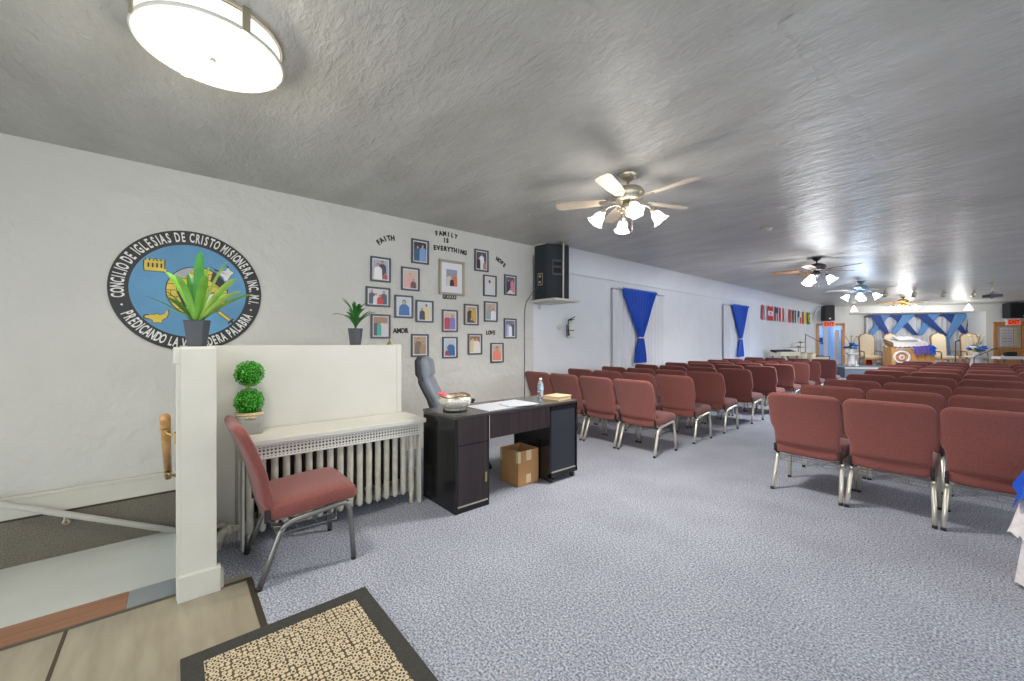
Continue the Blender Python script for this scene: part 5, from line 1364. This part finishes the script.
exit_sign(828.5, 324.2, 'red EXIT sign over the left doorway, under the smaller loudspeaker')
exit_sign(1013, 322.3, 'red EXIT sign over the right wooden door')
def pa_speaker(u, v0, v1, label, w):
    d = 0.22; a, c = bw(u, v0, d), bw(u, v1, d); h = a.z - c.z; p = (a + c) / 2
    r = thing('loudspeaker', label, 'loudspeaker', p, 0, 'loudspeakers over the doors')
    b = MB(); b.box((0, 0, 0), (w, h, 0.32), M['speaker'], 0.02, mx=mx); b.build('cabinet', r)
    b = MB(); b.box((0, 0, 0.155), (w - 0.06, h - 0.06, 0.02), M['black'], 0.006, mx=mx); b.build('grille', r)
    b = MB(); b.box((0, -h * 0.36, 0.168), (0.07, 0.05, 0.006), M['nickel'], 0.003, mx=mx); b.build('badge', r)
    b = MB(); b.box((0, 0, -0.17), (0.12, 0.14, 0.10), M['black_plastic'], 0.005, mx=mx); b.build('wall_bracket', r)
pa_speaker(827.8, 305.6, 320.9, 'black loudspeaker mounted above the left doorway', 0.37)
pa_speaker(1020, 303.2, 318.0, 'black loudspeaker mounted above the right wooden door', 0.86)

# ------------------------------------------------------------------ stage
ZS = 0.40
sd = 2.2
s_f0 = bs(845, sd); b = MB()
bb = [bpt(s_f0, sd, 0), bpt(s_f0 + 5.2, sd, 0), bpt(s_f0 + 5.2, 0.0, 0), bpt(s_al1, 0.0, 0), bpt(s_al1, AD, 0), bpt(s_al0, AD, 0), bpt(s_al0, 0.0, 0), bpt(s_f0, 0.0, 0)]
n = len(bb); vs = bb + [Vector((p.x, p.y, ZS)) for p in bb]
b.add(vs, [[n + k for k in range(n)]] + [[k, (k + 1) % n, n + (k + 1) % n, n + k] for k in range(n)], M['stage'])
b.add([bpt(s_f0 - 0.02, sd + 0.02, ZS - 0.05), bpt(s_f0 + 5.2, sd + 0.02, ZS - 0.05), bpt(s_f0 + 5.2, sd + 0.02, ZS + 0.005), bpt(s_f0 - 0.02, sd + 0.02, ZS + 0.005)], [[0, 1, 2, 3]], M['white_paint'])
struct(b.build('floor_stage'), 'grey raised stage platform')
# drapes at the back of the alcove
CD = AD + 0.12
r = thing('stage_curtain', 'white sheer curtain backdrop at the rear of the stage', 'curtain', bw(920, 342, CD))
c0 = Vector(r.location); b = MB(); n = 150; s0, s1 = bs(866, CD) , bs(973, CD); sc_ = bs(920, CD)
ztop = 2.44
g = []
for z in (ZS + 0.03, 1.0, 1.8, ztop):
    g.append([Vector((BE.x * (s0 + (s1 - s0) * k / n - sc_), BE.y * (s0 + (s1 - s0) * k / n - sc_), z - H)) + Vector((BN.x, BN.y, 0)) * (0.03 * math.sin(k * 0.9)) for k in range(n + 1)])
b.sheet(g, M['sheer']); b.build('panel', r)
b = MB(); b.tube([g[-1][0] + Vector((BN.x, BN.y, 0)) * 0.06 - Vector((BE.x, BE.y, 0)) * 0.1 + Vector((0, 0, 0.01)), g[-1][-1] + Vector((BN.x, BN.y, 0)) * 0.06 + Vector((BE.x, BE.y, 0)) * 0.1 + Vector((0, 0, 0.01))], 0.02, M['bronze'], 8); b.build('rod', r)
def swag(top, bot, m, d, label, sag=0.0):
    """band of voile from top (u0,u1,v) to bot (u0,u1,v)"""
    N, Q = 14, 16; g = []
    dd = CD + 0.10 + d
    A0, A1 = bw(top[0], top[2], dd), bw(top[1], top[2], dd); C0, C1 = bw(bot[0], bot[2], dd), bw(bot[1], bot[2], dd)
    c = (A0 + A1 + C0 + C1) / 4
    for i in range(N + 1):
        f = i / N; L_, R_ = A0.lerp(C0, f), A1.lerp(C1, f); row = []
        for j in range(Q + 1):
            p = L_.lerp(R_, j / Q); p.z -= sag * math.sin(PI * f)
            row.append(p - c + Vector((BN.x, BN.y, 0)) * (0.022 * math.sin(j * 1.9 + f * 2)))
        g.append(row)
    b = MB(); b.sheet(g, m); o = b.build('drape_swag', loc=c); tag(o, label, 'drape', 'blue voile swags across the stage curtain')
LB, DB = M['lt_blue'], M['dk_blue']
swag((881, 890.5, 315), (867.5, 873, 335.5), LB, 0.00, 'leftmost light blue swag on stage curtain, leaning left')
swag((869.5, 881, 315), (886, 890, 335.5), DB, 0.05, 'leftmost dark blue swag on stage curtain, leaning right')
swag((889, 902, 314.8), (913, 918, 335), DB, 0.00, 'second dark blue swag from left, behind a light one')
swag((903, 916, 314.5), (889, 894, 335), LB, 0.05, 'second light blue swag from left, over the lectern')
swag((926, 941, 314), (917, 922, 335), LB, 0.00, 'third light blue swag from left on stage curtain')
swag((914, 927.5, 314.3), (943, 948, 336), DB, 0.05, 'third dark blue swag from left, longest diagonal band')
swag((940.5, 955, 313.8), (962, 967, 333.5), DB, 0.00, 'rightmost dark blue diagonal swag on stage curtain')
swag((955, 970, 313.5), (945.5, 950.5, 337), LB, 0.05, 'rightmost light blue swag, leaning left on stage curtain')
swag((946.5, 950, 336.5), (947, 950.5, 355), LB, 0.06, 'light blue tail hanging straight down beside the third high-backed chair')
swag((967.5, 970.5, 319), (965, 970.5, 334), DB, 0.10, 'short dark blue tail at right edge of stage curtain')

# high-backed chairs
def throne(u, d, label, rz, first=None):
    p = bw(u, 342, d)
    if first: return dup(first, (p.x, p.y, ZS), rz, label, 'high-backed stage chairs')
    root = thing('high_back_chair', label, 'chair', (p.x, p.y, ZS), rz, 'high-backed stage chairs')
    b = MB(); w = 0.255; hb = 1.30
    arch = [(-w, 0.32), (w, 0.32), (w + 0.01, hb - 0.14), (w * 0.72, hb - 0.03), (w * 0.3, hb - 0.005), (0, hb + 0.045), (-w * 0.3, hb - 0.005), (-w * 0.72, hb - 0.03), (-w - 0.01, hb - 0.14)]
    T = frame_mx((0, 0.30, 0), (1, 0, 0), (0, 0.10, 1), (0, -1, 0))
    b.prism(arch, 0.05, M['walnut'], T); b.build('back_frame', root)
    b = MB(); b.prism([(x * 0.88, 0.32 + (y - 0.32) * 0.97) for x, y in arch], 0.035, M['cream_uph'], T @ Matrix.Translation((0, 0, 0.035))); b.build('back_cushion', root)
    b = MB(); b.box((0, 0.0, 0.34), (0.54, 0.56, 0.11), M['cream_uph'], 0.035); b.build('seat', root)
    b = MB(); b.box((0, 0.0, 0.27), (0.58, 0.58, 0.06), M['oak'], 0.01); b.build('seat_rail', root)
    for sx in (-1, 1):
        for sy in (-1, 1):
            b = MB(); b.tube([(0.27 * sx, 0.26 * sy, 0), (0.27 * sx, 0.26 * sy, 0.15), (0.27 * sx, 0.26 * sy, 0.26)], [0.02, 0.026, 0.034], M['oak'], 8); b.build('leg', root)
        b = MB(); b.tube([(0.28 * sx, -0.22, 0.29), (0.28 * sx, -0.22, 0.52), (0.28 * sx, -0.2, 0.56), (0.28 * sx, 0.28, 0.58)], 0.022, M['walnut'], 8); b.build('armrest', root)
    return root
th = throne(870.5, 0.45, 'cream high-backed stage chair at far left beside the flower pedestal', BANG - 0.15)
throne(897, 0.20, 'cream high-backed stage chair partly hidden behind the lectern', BANG + 0.05, th)
throne(945.5, 0.35, 'cream high-backed stage chair third from left, right of the lectern', BANG, th)
throne(974, 0.25, 'cream high-backed stage chair at far right by the blue flowers', BANG - 0.25, th)

# lectern
def lectern():
    p = bw(908.5, 342, 1.55)
    root = thing('lectern', 'wooden church lectern with round white emblem at centre of stage', 'lectern', (p.x, p.y, ZS), BANG)
    # local x right, -y towards the audience
    W, Dp, Hh = 1.34, 0.5, 0.76
    b = MB(); b.box((0, 0, 0.03), (W, Dp, 0.06), M['oak'], 0.01); b.box((-W/2 + 0.06, 0, Hh/2), (0.12, Dp, Hh), M['oak'], 0.012); b.box((W/2 - 0.14, 0, Hh/2), (0.28, Dp, Hh), M['oak'], 0.012); b.box((0, -Dp/2 + 0.06, 0.36), (W - 0.2, 0.04, 0.62), M['door_wood'], 0.004)
    for x in (-0.2, 0.15): b.box((x, -Dp/2 + 0.03, 0.36), (0.05, 0.03, 0.64), M['oak'], 0.004)
    b.box((0, -Dp/2 + 0.03, 0.1), (W - 0.2, 0.03, 0.07), M['oak'], 0.004)
    b.build('body', root)
    b = MB(); b.box((-0.12, 0, 0.92), (1.05, 0.56, 0.05), M['oak'], 0.01, rot=Matrix.Rotation(math.radians(14), 3, 'X')); b.box((-0.1, 0, 0.81), (0.9, 0.42, 0.16), M['oak']); b.build('reading_top', root)
    T = frame_mx((-0.36, -Dp/2 + 0.02, 0.38), (1, 0, 0), (0, 0, 1), (0, -1, 0))
    b = MB(); n = 40
    b.tube([T @ Vector((0.235 * math.cos(2*PI*k/n), 0.215 * math.sin(2*PI*k/n), 0.02)) for k in range(n)], 0.038, M['flag_white'], 8, closed=True)
    b.prism([(0.09 * math.cos(2*PI*k/20), 0.09 * math.sin(2*PI*k/20)) for k in range(20)], 0.03, M['flag_white'], T)
    b.prism([(0.05 * math.cos(2*PI*k/20), 0.05 * math.sin(2*PI*k/20)) for k in range(20)], 0.034, M['door_wood'], T)
    for k in range(4):
        a = PI / 4 + k * PI / 2; b.box((0.15 * math.cos(a), 0.15 * math.sin(a), 0.012), (0.14, 0.025, 0.02), M['flag_grey'], 0.004, rot=Matrix.Rotation(a, 3, 'Z'), mx=T)
    b.build('round_emblem', root)
    # cloths
    b = MB(); g = []; n = 60
    for (y, z) in ((0.30, 0.80), (0.30, 1.09), (0.0, 1.0), (-0.29, 0.925), (-0.315, 0.90), (-0.33, 0.86), (-0.335, 0.80), (-0.34, 0.75)):
        g.append([(-0.12 + 1.08 * (k / n - 0.5), y - (0.012 * math.sin(k * 0.9) if z < 0.9 and y < 0 else 0), z + (0.035 * abs(math.sin(k * 0.42)) if z < 0.76 else 0)) for k in range(n + 1)])
    b.sheet(g, M['lace']); o = b.build('lectern_cloth', loc=(p.x, p.y, ZS)); o.rotation_euler = (0, 0, BANG); tag(o, 'white lace cloth over the top of the lectern', 'cloth')
    b = MB(); g = []
    for (y, z) in ((-0.30, 0.80), (-0.36, 0.78), (-0.375, 0.68), (-0.38, 0.58), (-0.38, 0.50)):
        g.append([(0.22 + 0.56 * (k / n - 0.5), y - 0.014 * math.sin(k * 0.8), z + 0.06 * (k / n) ** 2) for k in range(n + 1)])
    b.sheet(g, M['purple']); o = b.build('lectern_scarf', loc=(p.x, p.y, ZS)); o.rotation_euler = (0, 0, BANG); tag(o, 'purple scarf hanging on the front right of lectern', 'cloth')
    b = MB(); g = []
    for (y, z) in ((-0.31, 0.84), (-0.37, 0.8), (-0.385, 0.66), (-0.39, 0.52)):
        g.append([(0.50 + 0.2 * (k / 20 - 0.5) * (1.2 - (z - 0.5)), y - 0.02 * math.sin(k * 0.9), z - 0.05 * (k / 20)) for k in range(21)])
    b.sheet(g, M['blue_satin'])
    for q in range(4): b.sphere((0.50 + 0.06 * math.cos(q * 1.6), -0.39, 0.72 + 0.06 * math.sin(q * 1.6)), 0.05, M['blue_satin'], 6)
    o = b.build('bow', loc=(p.x, p.y, ZS)); o.rotation_euler = (0, 0, BANG); tag(o, 'royal blue bow at right corner of the lectern cloth', 'bow')
    b = MB(); b.box((-0.08, 0.05, 1.07), (0.62, 0.40, 0.05), M['paper'], 0.01, rot=Matrix.Rotation(math.radians(18), 3, 'X')); o = b.build('open_book', loc=(p.x, p.y, ZS)); o.rotation_euler = (0, 0, BANG); tag(o, 'open white book on the lectern', 'book')
lectern()

# flowers on pedestals
def flowers(u, d, label, lab2, h, spread, seed, w=0.14, vis=1.0):
    p = bw(u, 342, d)
    r = thing('pedestal', lab2, 'pedestal', (p.x, p.y, ZS), BANG, 'white pedestals on the stage')
    b = MB(); b.box((0, 0, 0.03), (2*w + 0.08, 2*w + 0.08, 0.06), M['flag_white'], 0.01); b.lathe([(w, 0.06), (w * 0.85, 0.1), (w * 0.8, h - 0.08), (w, h - 0.05)], M['flag_white'], n=20); b.build('column', r)
    b = MB(); b.box((0, 0, h - 0.025), (2*w + 0.06, 2*w + 0.06, 0.05), M['flag_white'], 0.01); b.build('top_slab', r)
    q = thing('flower_arrangement', label, 'flowers', (p.x, p.y, ZS + h), BANG, 'blue flower arrangements on the stage')
    b = MB(); b.lathe([(0.05, 0), (0.09, 0.05), (0.1, 0.12), (0.07, 0.16)], M['flag_white'], n=18); b.build('vase', q)
    rng = random.Random(seed)
    b = MB(); fl = MB(); wt = MB()
    for k in range(16):
        az = k * 2.4; e = rng.uniform(0.3, 1.4); l = spread * rng.uniform(0.7, 1.1)
        leaf(b, (0, 0, 0.14), az, e, e - 0.6, l, 0.06, M['leaf_dark'], 6)
        c = Vector((0, 0, 0.14)) + Vector((math.cos(az) * math.cos(e * 0.8), math.sin(az) * math.cos(e * 0.8), math.sin(e * 0.8))) * l * 0.75
        tgt = wt if k % 4 == 0 else fl; m = M['flag_white'] if k % 4 == 0 else (M['blue_satin'] if k % 3 else M['lt_blue'])
        for t in range(5):
            a = t * 2 * PI / 5; tgt.sphere((c.x + 0.035 * math.cos(a), c.y + 0.035 * math.sin(a), c.z + 0.01 * math.sin(3 * a)), 0.036, m, 5, (1, 1, 0.7))
    b.build('foliage', q, fix=False); fl.build('blue_blossoms', q); wt.build('white_blossoms', q)
    b = MB()
    for k in range(6):
        a = k * 1.1; b.tube([(0, 0, 0.14), (0.1 * math.cos(a), 0.1 * math.sin(a), 0.14 + spread), (0.2 * math.cos(a), 0.2 * math.sin(a), 0.14 + spread * 1.5)], 0.008, M['twine'], 5)
        b.sphere((0.2 * math.cos(a), 0.2 * math.sin(a), 0.14 + spread * 1.5), 0.03, M['manila'], 5)
    b.build('twigs', q)
flowers(851, 1.0, 'blue flower arrangement on pedestal near the left doorway', 'white pedestal at left end of stage', 0.52, 0.34, 2)
flowers(976.5, 0.9, 'blue flower arrangement near the right wooden door', 'white pedestal at right end of stage', 0.42, 0.42, 4, 0.2)
# bag and bottle under the left chair
p = bw(868.5, 342, 0.35)
r = thing('gift_bag', 'small red bag under the leftmost high-backed chair', 'bag', (p.x, p.y, ZS), BANG)
b = MB(); b.box((0, 0, 0.11), (0.2, 0.12, 0.22), M['red'], 0.01); b.build('bag_body', r)
b = MB(); b.tube([(0.06 * math.cos(PI * k / 10), -0.05, 0.21 + 0.09 * math.sin(PI * k / 10)) for k in range(11)], 0.008, M['red'], 6); b.build('handle', r)
for (u, d, lab) in ((856, 1.35, 'small white bottle on stage edge beside left pedestal'), (874.5, 0.4, 'white bottle under the leftmost high-backed chair')):
    p = bw(u, 342, d); b = MB(); b.lathe([(0.001, 0), (0.04, 0), (0.042, 0.01), (0.042, 0.16), (0.018, 0.21), (0.018, 0.24), (0.001, 0.24)], M['flag_white'], n=14)
    o = b.build('bottle', loc=(p.x, p.y, ZS)); tag(o, lab, 'bottle')
# microphone stands
def mic_stand(u, d, z0, h, label, boom=None):
    p = at_t(u, 342, -d) if d < 0 else bw(u, 342, d); r = thing('microphone_stand', label, 'microphone stand', (p.x, p.y, z0), BANG, 'microphone stands')
    b = MB(); b.tube([(0, 0, 0.02), (0, 0, h)], 0.014, M['black_plastic'], 8); b.build('pole', r)
    for k in range(3):
        a = 2 * PI * k / 3 + 0.4; b = MB(); b.tube([(0, 0, 0.10), (0.26 * math.cos(a), 0.26 * math.sin(a), 0.012)], 0.011, M['black_plastic'], 6); b.build('leg', r)
    b = MB(); e = boom or (0.0, -0.12, 0.06)
    b.tube([(0, 0, h), e if not boom else (e[0], e[1], h + e[2])] if boom else [(0, 0, h), (0, -0.12, h + 0.05)], 0.011, M['black_plastic'], 6); b.build('boom_arm', r)
    t = Vector((e[0], e[1], h + e[2])) if boom else Vector((0, -0.12, h + 0.05))
    b = MB(); b.sphere(t + Vector((0, -0.03, 0.01)), 0.035, M['pot'], 7, (1, 1.2, 1)); b.tube([t, t + Vector((0, 0.14, -0.03))], [0.02, 0.013], M['black_plastic'], 8); b.build('microphone', r)
mic_stand(955.5, 1.2, ZS, 0.95, 'upright microphone stand on stage right of the lectern')
mic_stand(974, 3.3, 0.0, 0.85, 'black boom microphone stand in front of the right flowers', (0.55, 0.0, 0.28))
mic_stand(805.5, -15.2, 0.0, 1.65, 'tall microphone stand beside the drum kit', (0.5, -0.1, -0.35))

# drum kit and keyboards near the left doorway
def cymbal(u, v, d, rad, label):
    p = at_t(u, v, d); r = thing('cymbal', label, 'cymbal', (p.x, p.y, 0), 0, 'bronze cymbals of the drum kit'); h = p.z
    b = MB(); b.lathe([(rad, h - 0.01), (rad * 0.6, h + 0.012), (0.07, h + 0.022), (0.05, h + 0.045), (0.001, h + 0.05)], M['cymbal'], n=28); b.build('disc', r)
    b = MB(); b.tube([(0, 0, 0.02), (0, 0, h + 0.06)], 0.012, M['nickel'], 8); b.build('pole', r)
    for k in range(3):
        a = 2 * PI * k / 3; b = MB(); b.tube([(0, 0, 0.3), (0.25 * math.cos(a), 0.25 * math.sin(a), 0.012)], 0.01, M['nickel'], 6); b.build('leg', r)
cymbal(800.5, 342.8, 15.0, 0.20, 'smaller upper bronze cymbal in front of flags')
cymbal(798.5, 347.4, 14.3, 0.34, 'larger lower bronze cymbal by the drums')
def drum(u, v, d, rad, h, label, tilt=0.0):
    p = at_t(u, v, d); r = thing('drum', label, 'drum', (p.x, p.y, 0), BANG, 'cream drums of the drum kit'); z = p.z
    b = MB(); b.lathe([(rad, z - h), (rad, z)], M['cream_drum'], n=26); b.build('shell', r)
    b = MB(); b.lathe([(rad - 0.005, z + 0.003), (0.001, z + 0.004)], M['flag_white'], n=26); b.build('drumhead', r)
    b = MB()
    for zz in (z - h, z): b.tube([((rad + 0.006) * math.cos(2*PI*k/26), (rad + 0.006) * math.sin(2*PI*k/26), zz) for k in range(26)], 0.012, M['nickel'], 6, closed=True)
    b.build('hoop', r)
    for k in range(3):
        a = 2 * PI * k / 3 + 0.3; b = MB(); b.tube([(rad * math.cos(a), rad * math.sin(a), z - h * 0.5), ((rad + 0.05) * math.cos(a), (rad + 0.05) * math.sin(a), 0.01)], 0.01, M['nickel'], 6); b.build('leg', r)
drum(793, 352.6, 14.3, 0.20, 0.3, 'cream tom drum on the right of the kit')
drum(800.5, 352.4, 13.55, 0.18, 0.28, 'cream snare drum under the larger cymbal')
drum(808.5, 353, 14.5, 0.2, 0.35, 'cream floor drum nearest the left doorway')
p = at_t(785, 342, 13.1)
r = thing('keyboard', 'cream electric keyboard with black top left of the drums', 'keyboard', (p.x, p.y, 0), math.radians(75))
b = MB(); b.box((0, 0, 0.96), (1.05, 0.36, 0.12), M['cream_drum'], 0.01); b.build('case', r)
b = MB(); b.box((0, 0.05, 1.04), (1.05, 0.22, 0.06), M['black'], 0.01, rot=Matrix.Rotation(0.3, 3, 'X')); b.build('control_panel', r)
b = MB()
for k in range(28): b.box((-0.49 + k * 0.0363, -0.11, 1.025), (0.033, 0.13, 0.014), M['flag_white'], 0.001)
b.build('keys', r)
for s in (-1, 1):
    b = MB(); b.tube([(0.4 * s, -0.16, 0.012), (0.4 * s, 0.16, 0.9)], 0.016, M['bronze'], 8); b.tube([(0.4 * s, 0.16, 0.012), (0.4 * s, -0.16, 0.9)], 0.016, M['bronze'], 8); b.build('leg', r)
b = MB(); b.box((0, 0.10, 0.45), (0.9, 0.02, 0.7), M['cream_drum'], 0.005); b.build('front_panel', r)
p = at_t(820, 342, 15.6)
r = thing('amplifier', 'black guitar amplifier in front of the left doorway', 'amplifier', (p.x, p.y, 0), BANG)
b = MB(); b.box((0, 0, 0.4), (0.55, 0.3, 0.8), M['speaker'], 0.02); b.build('cabinet', r)
b = MB(); b.box((0, -0.152, 0.36), (0.47, 0.01, 0.62), M['black'], 0.004); b.build('grille', r)
b = MB(); b.box((0, -0.152, 0.73), (0.47, 0.012, 0.08), M['nickel'], 0.004); b.tube([(0.12 * math.cos(PI*k/8), 0, 0.79 + 0.05 * math.sin(PI*k/8)) for k in range(9)], 0.012, M['black'], 6); b.build('control_panel', r)
# keyboard at right door
p = bw(1013, 342, 2.2)
r = thing('keyboard', 'white keyboard on stand in front of the right wooden door', 'keyboard', (p.x, p.y, 0), BANG)
b = MB(); b.box((0, 0, 0.80), (0.95, 0.34, 0.09), M['flag_white'], 0.012); b.build('case', r)
b = MB()
for k in range(26): b.box((-0.44 + k * 0.0352, -0.09, 0.848), (0.032, 0.13, 0.012), M['paper'], 0.001)
b.build('keys', r)
b = MB(); b.box((0, 0.15, 0.87), (0.4, 0.012, 0.06), M['flag_white'], 0.004, rot=Matrix.Rotation(-0.3, 3, 'X')); b.build('music_rest', r)
for s in (-1, 1):
    b = MB(); b.tube([(0.34 * s, -0.15, 0.012), (0.34 * s, 0.15, 0.76)], 0.016, M['bronze'], 8); b.tube([(0.34 * s, 0.15, 0.012), (0.34 * s, -0.15, 0.76)], 0.016, M['bronze'], 8); b.build('leg', r)
b = MB(); b.box((0, 0, 0.08), (0.34, 0.13, 0.16), M['black'], 0.05)
p2 = Vector((p.x, p.y, 0.848)) + Vector((BN.x, BN.y, 0)) * -0.02
o = b.build('headphone_case', loc=(p2.x - 0.05, p2.y, 0.855)); o.rotation_euler = (0, 0, BANG); tag(o, 'rounded black case on top of the white keyboard', 'case')

# ------------------------------------------------------------------ ceiling bits at the far end
for k, u in enumerate((885, 914.5, 943.7, 974)):
    p = at_z(u, 290.0, CEIL)
    r = thing('spotlight', ['leftmost small ceiling spotlight before the stage', 'second small ceiling spotlight from left before the stage', 'third small ceiling spotlight from left before the stage', 'rightmost small ceiling spotlight, nearest the projector'][k], 'spotlight', (p.x, p.y, CEIL), BANG, 'ceiling spotlights before the stage')
    b = MB(); b.lathe([(0.045, 0), (0.045, -0.02), (0.012, -0.024), (0.012, -0.07)], M['nickel'], n=14); b.build('mount', r)
    b = MB(); b.lathe([(0.03, 0.05), (0.05, 0.04), (0.055, -0.08), (0.048, -0.085), (0.04, -0.06)], M['nickel'], n=16, mx=Matrix.Translation((0, 0, -0.12)) @ Matrix.Rotation(0.5, 4, 'X')); b.build('lamp_head', r)
for u, v, lab in ((854, 309.5, 'small lit pendant lamp left of the stage opening'), (968.5, 308, 'small lit pendant lamp right of the farthest fan')):
    p = bw(u, v, 0.9); r = thing('pendant_lamp', lab, 'pendant lamp', (p.x, p.y, CEIL), 0, 'lit pendant lamps before the stage'); z = p.z - CEIL
    b = MB(); b.tube([(0, 0, 0), (0, 0, z + 0.14)], 0.008, M['nickel'], 6); b.lathe([(0.05, 0), (0.05, -0.015), (0.01, -0.02)], M['nickel'], n=14); b.build('cord', r)
    b = MB(); b.lathe([(0.03, z + 0.14), (0.05, z + 0.09), (0.09, z + 0.0), (0.125, z - 0.08)], M['lit_glass_warm'], n=24, caps=False); b.build('lamp_shade', r)
p = at_t(992.5, 296, 10.2)
r = thing('projector', 'grey projector hung from ceiling on a rod, far right', 'projector', (p.x, p.y, CEIL), BANG)
z = p.z - CEIL
b = MB(); b.box((0, 0, z), (0.27, 0.24, 0.075), M['frame_dark'], 0.02); b.build('body', r)
b = MB(); b.lathe([(0.05, 0), (0.05, 0.02), (0.04, 0.03)], M['black'], n=16, mx=frame_mx((0.12, 0.17, z), (1, 0, 0), (0, 0, 1), (0, -1, 0)) @ Matrix.Rotation(PI, 4, 'X')); b.build('lens', r)
b = MB(); b.tube([(0, 0, 0), (0, 0, z + 0.05)], 0.018, M['nickel'], 8); b.lathe([(0.07, 0), (0.07, -0.015), (0.02, -0.02)], M['nickel'], n=16)
for a in range(4): b.tube([(0, 0, z + 0.12), (0.12 * math.cos(a * PI / 2 + 0.6), 0.12 * math.sin(a * PI / 2 + 0.6), z + 0.03)], 0.008, M['nickel'], 5)
b.build('ceiling_mount', r)
# ------------------------------------------------------------------ camera
cam = bpy.data.cameras.new('camera'); co = bpy.data.objects.new('camera', cam); COL.objects.link(co)
cam.sensor_fit = 'HORIZONTAL'; cam.sensor_width = 36.0; cam.lens = F_PX / 1024 * 36.0
cam.shift_y = (V0 - 340.5) / 1024; cam.clip_start = 0.05; cam.clip_end = 200
co.location = (0, 0, H); co.rotation_euler = (PI / 2, 0, TH)
SC.camera = co

# ------------------------------------------------------------------ light
w = bpy.data.worlds.new('world'); SC.world = w; w.use_nodes = True
bg = w.node_tree.nodes['Background']; bg.inputs['Color'].default_value = (0.88, 0.94, 1.0, 1); bg.inputs['Strength'].default_value = 3.3
def spot(name, loc, power, col, rad=0.12, size=166):
    l = bpy.data.lights.new(name, 'SPOT'); l.energy = power; l.color = col; l.shadow_soft_size = rad
    l.spot_size = math.radians(size); l.spot_blend = 0.7
    o = bpy.data.objects.new(name, l); COL.objects.link(o); o.location = loc
    return o
def point(name, loc, power, col, rad=0.05):
    l = bpy.data.lights.new(name, 'POINT'); l.energy = power; l.color = col; l.shadow_soft_size = rad
    o = bpy.data.objects.new(name, l); COL.objects.link(o); o.location = loc
    return o
P = at_z(213, 33, CEIL); point('ceiling_light_bulb', (P.x, P.y, CEIL - 0.24), 14, (1, 0.90, 0.74), 0.16)
spot('ceiling_light_beam', (P.x, P.y, CEIL - 0.2), 52, (1, 0.93, 0.82), 0.25)
for (u, v), e, c in (((628, 174), 17, (1, 0.95, 0.88)), ((816.6, 257.5), 32, (0.95, 0.97, 1)), ((861, 281.3), 32, (0.66, 0.80, 1)), ((903, 296.8), 24, (1, 0.97, 0.92))):
    q = at_z(u, v, CEIL); point('fan_bulb', (q.x, q.y, CEIL - 0.62), e, c, 0.22)
    spot('fan_beam', (q.x, q.y, CEIL - 0.55), (150 if u < 700 else 165), c, 0.2)
for s in (0.32, 0.68):
    q = bpt(s_al0 + (s_al1 - s_al0) * s, 0.9, CEIL - 0.75); point('stage_bulb', q, 30, (1, 0.98, 0.95), 0.1)
q = bpt((s_dl0 + s_dl1) / 2, -0.6, 1.9); point('passage_bulb', q, 8, (0.9, 0.95, 1), 0.1)

SC.view_settings.view_transform = 'Standard'; SC.view_settings.look = 'None'
SC.view_settings.gamma = 1.0; SC.view_settings.use_curve_mapping = False
SC.view_settings.exposure = 0.36
SC.cycles.use_denoising = True
SC.cycles.max_bounces = 10; SC.cycles.diffuse_bounces = 6; SC.cycles.glossy_bounces = 4
SC.cycles.sample_clamp_indirect = 6.0
